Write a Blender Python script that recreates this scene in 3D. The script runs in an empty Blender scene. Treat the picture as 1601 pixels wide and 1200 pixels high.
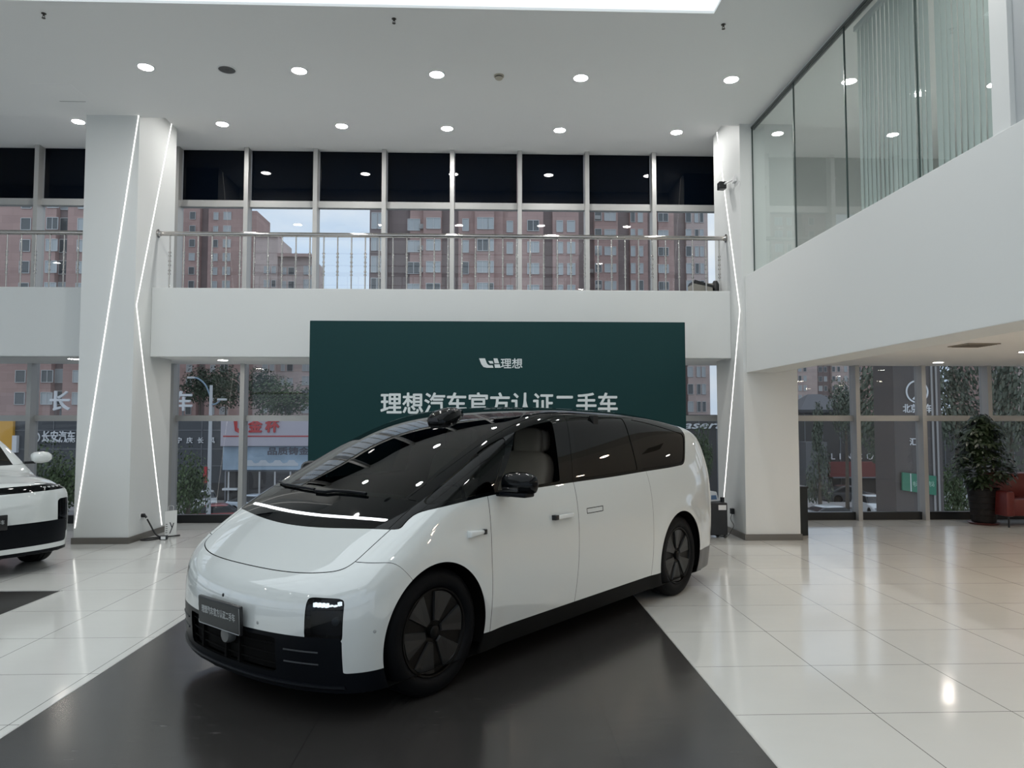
import bpy, bmesh, math, random
import numpy as np
from mathutils import Vector, Matrix
R = random.Random(7)
PI = math.pi
sc = bpy.context.scene
col = sc.collection

# ------------------------------------------------------------------ camera
FPX, CXP, CYP, EYE = 1127.0, 800.5, 600.0, 1.65
YAW = math.atan((CXP - 763.0) / FPX)
PITCH = math.atan(59.0 / math.hypot(FPX, CXP - 763.0))
FWD = Vector((math.sin(YAW) * math.cos(PITCH), math.cos(YAW) * math.cos(PITCH), math.sin(PITCH)))
RGT = Vector((math.cos(YAW), -math.sin(YAW), 0))
UPV = RGT.cross(FWD)
cam_data = bpy.data.cameras.new('camera')
cam_data.sensor_width = 36.0
cam_data.lens = 36.0 * FPX / 1601.0
cam_data.clip_end = 1000
cam = bpy.data.objects.new('camera', cam_data)
col.objects.link(cam)
M3 = Matrix((RGT, UPV, -FWD)).transposed()
cam.matrix_world = Matrix.Translation((0, 0, EYE)) @ M3.to_4x4()
sc.camera = cam

# ------------------------------------------------------------------ sky
world = bpy.data.worlds.new('overcast_sky')
sc.world = world
world.use_nodes = True
wn = world.node_tree.nodes; wl = world.node_tree.links
wn.clear()
w_out = wn.new('ShaderNodeOutputWorld'); w_bg = wn.new('ShaderNodeBackground')
w_tc = wn.new('ShaderNodeTexCoord'); w_map = wn.new('ShaderNodeMapping')
w_map.inputs['Scale'].default_value = (3.0, 3.0, 7.0)
w_no = wn.new('ShaderNodeTexNoise'); w_no.inputs['Scale'].default_value = 1.6; w_no.inputs['Detail'].default_value = 7
w_rp = wn.new('ShaderNodeValToRGB')
w_rp.color_ramp.elements[0].position = 0.40; w_rp.color_ramp.elements[0].color = (0.60, 0.74, 0.92, 1)
w_rp.color_ramp.elements[1].position = 0.66; w_rp.color_ramp.elements[1].color = (0.88, 0.93, 0.99, 1)
wl.new(w_tc.outputs['Generated'], w_map.inputs['Vector']); wl.new(w_map.outputs['Vector'], w_no.inputs['Vector'])
wl.new(w_no.outputs['Fac'], w_rp.inputs['Fac']); wl.new(w_rp.outputs['Color'], w_bg.inputs['Color'])
w_bg.inputs['Strength'].default_value = 1.22
wl.new(w_bg.outputs['Background'], w_out.inputs['Surface'])

# ------------------------------------------------------------------ exposure and light levels
vs = sc.view_settings
sc.display_settings.display_device = 'sRGB'
vs.view_transform = 'Standard'; vs.look = 'None'; vs.exposure = -0.28; vs.gamma = 1.0; vs.use_curve_mapping = False
SKYLIGHT_LEVEL = 1.05      # luminous ceiling panels over the hall
DOWNLIGHT_LEVEL = 345.0
LED_LEVEL = 3.0
sc.cycles.max_bounces = 10
sc.cycles.diffuse_bounces = 5
sc.cycles.glossy_bounces = 5
sc.cycles.transparent_max_bounces = 24
sc.cycles.sample_clamp_indirect = 6.0
sc.cycles.use_denoising = True
sc.cycles.caustics_reflective = False
sc.cycles.caustics_refractive = False


# ================================================================== helpers
def px(u, v, Y):
    """the point at depth Y seen at photo pixel (u, v): used only to place far things at their real distance"""
    d = FWD + RGT * ((u - CXP) / FPX) + UPV * ((CYP - v) / FPX)
    return Vector((0, 0, EYE)) + d * (Y / d.y)


def _nt(name):
    m = bpy.data.materials.new(name); m.use_nodes = True
    return m, m.node_tree.nodes, m.node_tree.links, m.node_tree.nodes['Principled BSDF']


def mat(name, c, rough=0.5, metal=0.0, coat=0.0, spec=0.5, var=0.0, vscale=6.0, bump=0.0, bscale=40.0, coat_rough=0.03):
    m, n, l, b = _nt(name)
    b.inputs['Base Color'].default_value = (*c, 1)
    b.inputs['Roughness'].default_value = rough
    b.inputs['Metallic'].default_value = metal
    b.inputs['Coat Weight'].default_value = coat
    b.inputs['Coat Roughness'].default_value = coat_rough
    b.inputs['Specular IOR Level'].default_value = spec
    if var or bump:
        tc = n.new('ShaderNodeTexCoord')
    if var:
        no = n.new('ShaderNodeTexNoise'); no.inputs['Scale'].default_value = vscale; no.inputs['Detail'].default_value = 5
        rp = n.new('ShaderNodeValToRGB')
        rp.color_ramp.elements[0].position = 0.3; rp.color_ramp.elements[1].position = 0.7
        rp.color_ramp.elements[0].color = (*[x * (1 - var) for x in c], 1)
        rp.color_ramp.elements[1].color = (*[min(1, x * (1 + var)) for x in c], 1)
        l.new(tc.outputs['Object'], no.inputs['Vector']); l.new(no.outputs['Fac'], rp.inputs['Fac'])
        l.new(rp.outputs['Color'], b.inputs['Base Color'])
    if bump:
        nb = n.new('ShaderNodeTexNoise'); nb.inputs['Scale'].default_value = bscale; nb.inputs['Detail'].default_value = 4
        bp = n.new('ShaderNodeBump'); bp.inputs['Strength'].default_value = bump; bp.inputs['Distance'].default_value = 0.01
        l.new(tc.outputs['Object'], nb.inputs['Vector']); l.new(nb.outputs['Fac'], bp.inputs['Height'])
        l.new(bp.outputs['Normal'], b.inputs['Normal'])
    return m


def emit(name, c, s):
    m, n, l, b = _nt(name)
    b.inputs['Base Color'].default_value = (*c, 1)
    b.inputs['Emission Color'].default_value = (*c, 1)
    b.inputs['Emission Strength'].default_value = s
    return m


def glass(name, tint=(0.9, 0.93, 0.92), ior=1.5, rough=0.0, boost=0.0):
    m, n, l, b = _nt(name)
    n.remove(b)
    o = n['Material Output']
    t = n.new('ShaderNodeBsdfTransparent'); t.inputs['Color'].default_value = (*tint, 1)
    g = n.new('ShaderNodeBsdfGlossy'); g.inputs['Roughness'].default_value = rough; g.inputs['Color'].default_value = (1, 1, 1, 1)
    f = n.new('ShaderNodeLayerWeight'); f.inputs['Blend'].default_value = 0.5
    p = n.new('ShaderNodeMath'); p.operation = 'POWER'; p.inputs[1].default_value = 5.0
    a = n.new('ShaderNodeMath'); a.operation = 'MULTIPLY_ADD'; a.use_clamp = True
    f0 = ((ior - 1) / (ior + 1)) ** 2 + boost
    a.inputs[1].default_value = 1 - f0; a.inputs[2].default_value = f0
    mx = n.new('ShaderNodeMixShader')
    l.new(f.outputs['Facing'], p.inputs[0]); l.new(p.outputs[0], a.inputs[0]); l.new(a.outputs[0], mx.inputs['Fac'])
    l.new(t.outputs[0], mx.inputs[1]); l.new(g.outputs[0], mx.inputs[2]); l.new(mx.outputs[0], o.inputs['Surface'])
    return m


class MB:
    """collects shapes into one mesh"""
    def __init__(s):
        s.v = []; s.f = []; s.mi = []; s.cur = 0

    def add(s, vs_, fs_):
        o = len(s.v)
        s.v += [tuple(p) for p in vs_]
        for f in fs_:
            s.f.append([o + i for i in f]); s.mi.append(s.cur)
        return s

    def box(s, x0, x1, y0, y1, z0, z1):
        p = [(x0, y0, z0), (x1, y0, z0), (x1, y1, z0), (x0, y1, z0), (x0, y0, z1), (x1, y0, z1), (x1, y1, z1), (x0, y1, z1)]
        return s.add(p, [(3, 2, 1, 0), (4, 5, 6, 7), (0, 1, 5, 4), (1, 2, 6, 5), (2, 3, 7, 6), (3, 0, 4, 7)])

    def quad(s, a, b, c, d):
        return s.add([a, b, c, d], [(0, 1, 2, 3)])

    def tube(s, pts, r, n=10, cap=True):
        pts = [Vector(p) for p in pts]; rs = r if isinstance(r, (list, tuple)) else [r] * len(pts)
        ring = []; up = None
        for i, p in enumerate(pts):
            t = (pts[min(i + 1, len(pts) - 1)] - pts[max(i - 1, 0)]).normalized()
            if up is None:
                up = t.orthogonal().normalized()
            up = (up - t * up.dot(t))
            up = up.normalized() if up.length > 1e-6 else t.orthogonal().normalized()
            w = t.cross(up)
            ring.append([p + (up * math.cos(2 * PI * k / n) + w * math.sin(2 * PI * k / n)) * rs[i] for k in range(n)])
        vs_ = [q for rr in ring for q in rr]; fs_ = []
        for i in range(len(pts) - 1):
            for k in range(n):
                k2 = (k + 1) % n
                fs_.append((i * n + k, i * n + k2, (i + 1) * n + k2, (i + 1) * n + k))
        if cap:
            fs_.append(tuple(range(n - 1, -1, -1))); fs_.append(tuple((len(pts) - 1) * n + k for k in range(n)))
        return s.add(vs_, fs_)

    def lathe(s, prof, n=32, c=(0, 0, 0), axis='z', close=False):
        vs_ = []; fs_ = []
        for (r, h) in prof:
            for k in range(n):
                a = 2 * PI * k / n
                if axis == 'z':
                    vs_.append((c[0] + r * math.cos(a), c[1] + r * math.sin(a), c[2] + h))
                else:   # around y
                    vs_.append((c[0] + r * math.cos(a), c[1] + h, c[2] + r * math.sin(a)))
        m = len(prof)
        for i in range(m if close else m - 1):
            j = (i + 1) % m
            for k in range(n):
                k2 = (k + 1) % n
                f = (i * n + k, i * n + k2, j * n + k2, j * n + k)
                fs_.append(f if axis == 'z' else f[::-1])
        return s.add(vs_, fs_)

    def prism(s, outline, d0, d1, plane='xz', c=(0, 0, 0)):
        def P(a, b, d):
            q = {'xz': (a, d, b), 'yz': (d, a, b), 'xy': (a, b, d)}[plane]
            return (q[0] + c[0], q[1] + c[1], q[2] + c[2])
        n = len(outline)
        vs_ = [P(a, b, d0) for a, b in outline] + [P(a, b, d1) for a, b in outline]
        fs_ = [tuple(range(n)), tuple(range(2 * n - 1, n - 1, -1))]
        for k in range(n):
            k2 = (k + 1) % n
            fs_.append((k, n + k, n + k2, k2))
        return s.add(vs_, fs_)

    def mesh(s, name, mats, smooth=None, bevel=0.0):
        me = bpy.data.meshes.new(name)
        me.from_pydata(s.v, [], s.f)
        for m in (mats if isinstance(mats, (list, tuple)) else [mats]):
            me.materials.append(m)
        me.polygons.foreach_set('material_index', s.mi)
        bm = bmesh.new(); bm.from_mesh(me)
        bmesh.ops.recalc_face_normals(bm, faces=bm.faces[:])
        if bevel:
            es = [e for e in bm.edges if len(e.link_faces) == 2 and e.calc_face_angle() > 0.6]
            bmesh.ops.bevel(bm, geom=es, offset=bevel, segments=2, affect='EDGES', profile=0.5)
        bm.to_mesh(me); bm.free()
        if smooth is not None:
            me.polygons.foreach_set('use_smooth', [True] * len(me.polygons))
            me.set_sharp_from_angle(angle=math.radians(smooth))
        me.update()
        return me

    def build(s, name, mats, parent=None, smooth=None, bevel=0.0):
        return link(name, s.mesh(name, mats, smooth, bevel), parent)


def link(name, me, parent=None):
    o = bpy.data.objects.new(name, me); col.objects.link(o)
    if parent is not None:
        o.parent = parent
    return o


def tag(o, label=None, cat=None, group=None, kind=None):
    if label: o['label'] = label
    if cat: o['category'] = cat
    if group: o['group'] = group
    if kind: o['kind'] = kind
    return o


def thing(name, label, cat, loc=(0, 0, 0), rz=0.0, group=None):
    o = bpy.data.objects.new(name, None); col.objects.link(o)
    o.empty_display_size = 0.1
    o.location = loc; o.rotation_euler = (0, 0, rz)
    return tag(o, label, cat, group)


def struct(name, mb, m, parent=None, smooth=None, bevel=0.0):
    o = mb.build(name, m, parent, smooth, bevel)
    if parent is None:
        o['kind'] = 'structure'
    return o


def dup(root, loc, rz=None, label=None, group=None):
    r = root.copy(); col.objects.link(r); r.location = loc
    if rz is not None: r.rotation_euler = (0, 0, rz)
    if label: r['label'] = label
    if group: r['group'] = group
    for ch in list(root.children):
        c = ch.copy(); col.objects.link(c); c.parent = r
        for g in ch.children:
            d = g.copy(); col.objects.link(d); d.parent = c
    return r


def text_mesh(name, body, size, mats, depth=0.004, bold=0.0, width=None, shear=0.0, space=1.0):
    """lettering facing -y, standing in the xz plane, centred on its own middle"""
    cu = bpy.data.curves.new(name, 'FONT'); cu.body = body; cu.size = size
    cu.extrude = depth; cu.shear = shear; cu.space_character = space
    ob = bpy.data.objects.new(name, cu); col.objects.link(ob)
    dg = bpy.context.evaluated_depsgraph_get()
    me = bpy.data.meshes.new_from_object(ob.evaluated_get(dg))
    bpy.data.objects.remove(ob); bpy.data.curves.remove(cu)
    me.name = name
    co = np.zeros(len(me.vertices) * 3); me.vertices.foreach_get('co', co); co = co.reshape(-1, 3)
    lo, hi = co.min(0), co.max(0)
    co[:, :2] -= (lo[:2] + hi[:2]) / 2
    if width:
        co[:, 0] *= width / (hi[0] - lo[0])
    out = np.stack([co[:, 0], -co[:, 2], co[:, 1]], 1)
    if bold:
        polys = [tuple(p.vertices) for p in me.polygons]; n0 = len(out); vs_ = []; fs_ = []
        for k, (dx, dz) in enumerate(((0, 0), (bold, 0), (-bold, 0), (0, bold), (0, -bold), (bold * .7, bold * .7), (-bold * .7, -bold * .7))):
            vs_ += (out + np.array([dx, -k * depth * 0.04, dz])).tolist(); fs_ += [tuple(i + k * n0 for i in p) for p in polys]
        me = bpy.data.meshes.new(name); me.from_pydata(vs_, [], fs_); out = np.array(vs_)
    me.vertices.foreach_set('co', out.ravel())
    me.materials.clear()
    me.materials.append(mats)
    me.update()
    return me


def lettering(parent, name, body, size, m, loc, depth=0.004, bold=0.0, width=None, rz=0.0, shear=0.0, space=1.0):
    o = link(name, text_mesh(name, body, size, m, depth, bold, width, shear, space), parent)
    o.location = loc; o.rotation_euler = (0, 0, rz)
    return o


# ================================================================== materials
WHITE = mat('white_wall_paint', (0.70, 0.715, 0.705), 0.55)
CEIL = mat('white_ceiling_paint', (0.90, 0.90, 0.89), 0.8)
TRIM_DARK = mat('brushed_taupe_skirting', (0.20, 0.185, 0.165), 0.35, 0.6)
ALU = mat('grey_aluminium_profile', (0.46, 0.46, 0.45), 0.4, 0.35)
BLACKSILL = mat('black_sill', (0.012, 0.013, 0.014), 0.35)
STEEL = mat('polished_steel', (0.46, 0.44, 0.42), 0.12, 1.0)
PANE = glass('window_glass', (0.90, 0.925, 0.93), 1.5)
PANE_LOW = glass('tinted_window_glass', (0.78, 0.79, 0.79), 1.5)
PARTITION = glass('greenish_partition_glass', (0.84, 0.90, 0.885), 1.52, boost=0.03)
SPANDREL = mat('dark_navy_spandrel_glass', (0.0008, 0.0022, 0.0055), 0.02, spec=0.16)
LAMP = emit('downlight_lens', (1.0, 0.98, 0.95), DOWNLIGHT_LEVEL)
LED = emit('led_strip_glow', (1.0, 0.98, 0.94), LED_LEVEL)
SKYP = emit('luminous_ceiling_panel', (0.90, 0.96, 1.0), SKYLIGHT_LEVEL)
RING = mat('white_lamp_ring', (0.8, 0.8, 0.8), 0.4)
GREEN = mat('dark_green_banner_cloth', (0.0085, 0.040, 0.042), 0.75, spec=0.2)
LETTER = mat('white_lettering', (0.72, 0.76, 0.76), 0.5)
BLACKP = mat('black_plastic', (0.010, 0.011, 0.013), 0.38)
BLACKC = mat('black_rubber_cable', (0.010, 0.010, 0.010), 0.5)
SLAT = mat('pale_grey_blind_fabric', (0.60, 0.635, 0.62), 0.8)


def floor_material(name, base, gx, gy, ox, oy, rough, line, smudge=0.10, spec=0.5):
    m, n, l, b = _nt(name)
    geo = n.new('ShaderNodeNewGeometry'); sep = n.new('ShaderNodeSeparateXYZ')
    l.new(geo.outputs['Position'], sep.inputs[0])

    def grid(out, off, size, wd):
        a = n.new('ShaderNodeMath'); a.operation = 'SUBTRACT'; a.inputs[1].default_value = off - 400 * size
        d = n.new('ShaderNodeMath'); d.operation = 'DIVIDE'; d.inputs[1].default_value = size
        f = n.new('ShaderNodeMath'); f.operation = 'FRACT'
        s = n.new('ShaderNodeMath'); s.operation = 'PINGPONG'; s.inputs[1].default_value = 0.5
        c = n.new('ShaderNodeMath'); c.operation = 'LESS_THAN'; c.inputs[1].default_value = wd / size
        l.new(out, a.inputs[0]); l.new(a.outputs[0], d.inputs[0]); l.new(d.outputs[0], f.inputs[0])
        l.new(f.outputs[0], s.inputs[0]); l.new(s.outputs[0], c.inputs[0])
        return c.outputs[0]
    g1 = grid(sep.outputs['X'], ox, gx, 0.0026); g2 = grid(sep.outputs['Y'], oy, gy, 0.0026)
    mx = n.new('ShaderNodeMath'); mx.operation = 'MAXIMUM'
    l.new(g1, mx.inputs[0]); l.new(g2, mx.inputs[1])
    no = n.new('ShaderNodeTexNoise'); no.inputs['Scale'].default_value = 1.3; no.inputs['Detail'].default_value = 6
    l.new(geo.outputs['Position'], no.inputs['Vector'])
    rp = n.new('ShaderNodeValToRGB')
    rp.color_ramp.elements[0].color = (*[x * 0.93 for x in base], 1); rp.color_ramp.elements[1].color = (*[x * 1.05 for x in base], 1)
    l.new(no.outputs['Fac'], rp.inputs['Fac'])
    # scuffs: thin streaks of dirt
    mp = n.new('ShaderNodeMapping'); mp.inputs['Rotation'].default_value = (0, 0, 0.6); mp.inputs['Scale'].default_value = (3.0, 22.0, 1.0)
    ns = n.new('ShaderNodeTexNoise'); ns.inputs['Scale'].default_value = 1.6; ns.inputs['Detail'].default_value = 8; ns.inputs['Roughness'].default_value = 0.7
    nm = n.new('ShaderNodeTexNoise'); nm.inputs['Scale'].default_value = 0.9; nm.inputs['Detail'].default_value = 3
    l.new(geo.outputs['Position'], mp.inputs['Vector']); l.new(mp.outputs['Vector'], ns.inputs['Vector']); l.new(geo.outputs['Position'], nm.inputs['Vector'])
    t1 = n.new('ShaderNodeMapRange'); t1.inputs[1].default_value = 0.60; t1.inputs[2].default_value = 0.72
    t2 = n.new('ShaderNodeMapRange'); t2.inputs[1].default_value = 0.50; t2.inputs[2].default_value = 0.66
    l.new(ns.outputs['Fac'], t1.inputs[0]); l.new(nm.outputs['Fac'], t2.inputs[0])
    mu = n.new('ShaderNodeMath'); mu.operation = 'MULTIPLY'; l.new(t1.outputs[0], mu.inputs[0]); l.new(t2.outputs[0], mu.inputs[1])
    sf = n.new('ShaderNodeMath'); sf.operation = 'MULTIPLY'; sf.inputs[1].default_value = smudge; l.new(mu.outputs[0], sf.inputs[0])
    m1 = n.new('ShaderNodeMixRGB'); m1.inputs['Color2'].default_value = (0.25, 0.24, 0.23, 1)
    l.new(sf.outputs[0], m1.inputs['Fac']); l.new(rp.outputs['Color'], m1.inputs['Color1'])
    m2 = n.new('ShaderNodeMixRGB'); m2.inputs['Color2'].default_value = (*line, 1)
    l.new(mx.outputs[0], m2.inputs['Fac']); l.new(m1.outputs['Color'], m2.inputs['Color1'])
    l.new(m2.outputs['Color'], b.inputs['Base Color'])
    rr = n.new('ShaderNodeMapRange'); rr.inputs[3].default_value = rough; rr.inputs[4].default_value = rough + 0.12
    l.new(mu.outputs[0], rr.inputs[0]); l.new(rr.outputs[0], b.inputs['Roughness'])
    nb = n.new('ShaderNodeTexNoise'); nb.inputs['Scale'].default_value = 2.2; nb.inputs['Detail'].default_value = 2
    mpb = n.new('ShaderNodeMapping'); mpb.inputs['Scale'].default_value = (0.7, 2.4, 1)
    l.new(geo.outputs['Position'], mpb.inputs['Vector']); l.new(mpb.outputs['Vector'], nb.inputs['Vector'])
    bp = n.new('ShaderNodeBump'); bp.inputs['Strength'].default_value = 0.05; bp.inputs['Distance'].default_value = 0.02
    l.new(nb.outputs['Fac'], bp.inputs['Height']); l.new(bp.outputs['Normal'], b.inputs['Normal'])
    b.inputs['Specular IOR Level'].default_value = spec
    return m


FLOOR = floor_material('polished_pale_tile', (0.64, 0.64, 0.61), 0.8, 0.8, 1.39, 4.11, 0.11, (0.13, 0.125, 0.12))
DARKFLOOR = floor_material('charcoal_tile', (0.034, 0.032, 0.0305), 1.6, 0.8, 0.66, 4.11, 0.20, (0.015, 0.015, 0.015), 0.8, 0.62)

# ================================================================== the room
YG = 12.1                     # glazing line at the far side
ZC = 5.92                     # main ceiling
struct('floor', MB().box(-14, 11.2, -9, YG + 0.1, -0.30, 0.0), FLOOR)
for i, (x0, x1, y0, y1) in enumerate(((-2.54, 1.39, 0.9, 7.28), (-8.0, -4.16, 0.9, 7.28))):
    o = struct('floor_inlay', MB().box(x0, x1, y0, y1, 0.0, 0.002), DARKFLOOR)
    e = MB()
    for xx in (x0, x1):
        e.box(xx - 0.006, xx + 0.006, y0, y1, 0.0, 0.0035)
    e.box(x0 - 0.006, x1 + 0.006, y1 - 0.006, y1 + 0.006, 0.0, 0.0035)
    struct('edge_strip', e, mat('pale_metal_edge', (0.62, 0.62, 0.60), 0.35, 0.4), o)

# main ceiling with an opening for the luminous panels
SX0, SX1, SY0, SY1 = -9.6, 2.36, -5.6, 7.27
c = MB()
c.box(-14, SX0, -9, 10.03, ZC, ZC + 0.10).box(SX1, 11.2, -9, 10.03, ZC, ZC + 0.10)
c.box(SX0, SX1, SY1, 10.03, ZC, ZC + 0.10).box(SX0, SX1, -9, SY0, ZC, ZC + 0.10)
c.box(-14, 11.2, 10.03, 10.10, ZC, 6.24)
struct('ceiling', c, CEIL)
c = MB().box(-14, 11.2, 10.10, YG + 0.15, 6.22, 6.34)
struct('ceiling_rear', c, CEIL)
sk = struct('ceiling_skylight', MB().box(SX0 + 0.002, SX1 - 0.002, SY0 + 0.002, SY1 - 0.002, ZC + 0.03, ZC + 0.05), SKYP)
b = MB()
y = SY1 - 1.45
while y > SY0:
    b.box(SX0 + 0.003, SX1 - 0.003, y - 0.035, y + 0.035, ZC + 0.012, ZC + 0.03); y -= 1.43
struct('skylight_grid', b, mat('grey_skylight_bar', (0.10, 0.10, 0.10), 0.5), sk)

# columns
CLX0, CLX1, CRX0, CRX1, CY0, CY1 = -5.60, -4.87, 3.60, 4.37, 10.03, 11.22
for nm, x0, x1 in (('column_left', CLX0, CLX1), ('column_right', CRX0, CRX1)):
    o = struct(nm, MB().box(x0, x1, CY0, CY1, 0.0, 6.22), WHITE)
    s = MB().box(x0 - 0.02, x1 + 0.02, CY0 - 0.02, CY1 + 0.02, 0.0, 0.085)
    struct('skirting', s, TRIM_DARK, o)

# other walls of the hall, outside the picture: glazed ends with white heads
struct('wall_left', MB().box(-14.15, -14, -9, YG, 2.5, 6.3), WHITE)
struct('wall_right', MB().box(11.2, 11.35, -9, YG, 0.0, 6.3), WHITE)
wi = 1
for (xw, za, zb) in ((-14.07, 0.1, 2.5),):
    for k in range(7):
        y0 = -9 + k * 3.014
        o = struct('window_%d' % wi, MB().quad((xw, y0 + 0.04, za), (xw, y0 + 2.97, za), (xw, y0 + 2.97, zb), (xw, y0 + 0.04, zb)), PANE)
        struct('window_frame', MB().box(xw - 0.06, xw + 0.06, y0 - 0.04, y0 + 0.04, za - 0.1, zb).box(xw - 0.05, xw + 0.05, y0, y0 + 3.0, za - 0.1, za), ALU, o)
        wi += 1

# mezzanine: far gallery
gal = MB().box(-14, CLX0, 10.52, 10.66, 2.585, 3.59).box(CLX1, CRX0, 10.52, 10.66, 2.585, 3.59)
struct('wall_gallery', gal, WHITE, bevel=0.01)
struct('ceiling_gallery', MB().box(-14, CLX0, 10.66, YG - 0.04, 2.60, 2.86).box(CLX1, CRX0, 10.66, YG - 0.04, 2.60, 2.86).box(CLX0, CLX1, CY1, YG - 0.04, 2.60, 2.86), CEIL)
# mezzanine: right wing
XF = 3.642
w = MB().box(XF, 4.06, -9, CY0, 2.34, 3.71)
struct('wall_mezzanine', w, WHITE, bevel=0.006)
struct('ceiling_mezzanine', MB().box(4.06, 11.2, -9, YG - 0.04, 2.60, 3.00).box(CRX0, 4.06, CY1, YG - 0.04, 2.60, 3.0), CEIL)
struct('wall_header', MB().box(3.785, 3.85, -9, CY0, 5.86, ZC), WHITE)
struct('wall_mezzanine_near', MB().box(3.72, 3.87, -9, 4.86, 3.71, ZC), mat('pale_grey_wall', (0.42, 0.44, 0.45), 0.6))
struct('wall_office', MB().box(8.2, 8.3, -9, YG - 0.04, 3.0, 6.22), WHITE)
struct('trim_post', MB().box(3.68, 3.86, 4.86, 5.04, 3.71, ZC), WHITE)

# glazed far side: one window per bay, gallery level and floor level
MX = [-5.17 + 1.14 * k for k in range(-8, 15)]
for k in range(len(MX) - 1):
    x0, x1 = MX[k] + 0.035, MX[k + 1] - 0.035
    right = x0 > CRX1
    o = struct('window_%d' % wi, MB().quad((x0, YG, 0.13), (x1, YG, 0.13), (x1, YG, 2.66), (x0, YG, 2.66)), PANE_LOW)
    f = MB().box(x0 - 0.07, x0, YG - 0.16, YG + 0.06, 0, 2.62)
    f.box(x0, x1, YG - 0.05, YG + 0.05, 1.66, 1.755)
    struct('window_frame', f, ALU, o)
    struct('window_sill', MB().box(x0, x1, YG - 0.06, YG + 0.04, 0, 0.13), BLACKSILL, o)
    wi += 1
    if right:
        continue
    o = struct('window_%d' % wi, MB().quad((x0, YG, 2.86), (x1, YG, 2.86), (x1, YG, 5.28), (x0, YG, 5.28)), PANE)
    f = MB().box(x0 - 0.07, x0, YG - 0.16, YG + 0.06, 2.62, 6.22)
    f.box(x0, x1, YG - 0.06, YG + 0.05, 5.24, 5.35)
    struct('window_frame', f, ALU, o)
    struct('window_blind', MB().box(x0 + 0.01, x1 - 0.01, YG - 0.01, YG + 0.008, 5.35, 6.215), SPANDREL, o)
    wi += 1
# end wall of the right wing above its ceiling and the glazed front behind the camera
struct('wall_back', MB().box(CRX1, 11.2, YG - 0.02, YG + 0.1, 2.62, 6.3).box(-14, 11.2, -9.1, -9.0, 5.3, 6.3), WHITE)
for k in range(8):
    x0 = -13.9 + k * 3.1
    o = struct('window_%d' % wi, MB().quad((x0 + 0.04, -9.04, 0.1), (x0 + 3.06, -9.04, 0.1), (x0 + 3.06, -9.04, 5.3), (x0 + 0.04, -9.04, 5.3)), PANE)
    f = MB().box(x0 - 0.05, x0 + 0.04, -9.1, -8.95, 0, 5.3).box(x0, x0 + 3.1, -9.08, -8.97, 0, 0.1).box(x0, x0 + 3.1, -9.08, -8.97, 2.9, 3.0)
    struct('window_frame', f, ALU, o)
    wi += 1

# ================================================================== the van: one body surface cut into panels
def cubic(xs, ys):
    xs = np.array(xs, float); ys = np.array(ys, float)
    o = np.argsort(xs); xs, ys = xs[o], ys[o]
    n = len(xs); h = np.diff(xs); A = np.zeros((n, n)); r = np.zeros(n)
    A[0, 0] = A[-1, -1] = 1
    for i in range(1, n - 1):
        A[i, i - 1], A[i, i], A[i, i + 1] = h[i - 1], 2 * (h[i - 1] + h[i]), h[i]
        r[i] = 3 * ((ys[i + 1] - ys[i]) / h[i] - (ys[i] - ys[i - 1]) / h[i - 1])
    c = np.linalg.solve(A, r)

    def f(x):
        x = np.asarray(x, float)
        i = np.clip(np.searchsorted(xs, x) - 1, 0, n - 2)
        d = np.clip(x, xs[0] - 0.6, xs[-1] + 0.6) - xs[i]
        b = (ys[i + 1] - ys[i]) / h[i] - h[i] * (2 * c[i] + c[i + 1]) / 3
        return ys[i] + b * d + c[i] * d * d + (c[i + 1] - c[i]) / (3 * h[i]) * d ** 3
    return f


def smax(a, b, k):
    h = np.maximum(k - np.abs(a - b), 0) / k
    return np.maximum(a, b) + h * h * h * k / 6


def smin(a, b, k):
    return -smax(-a, -b, k)


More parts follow.
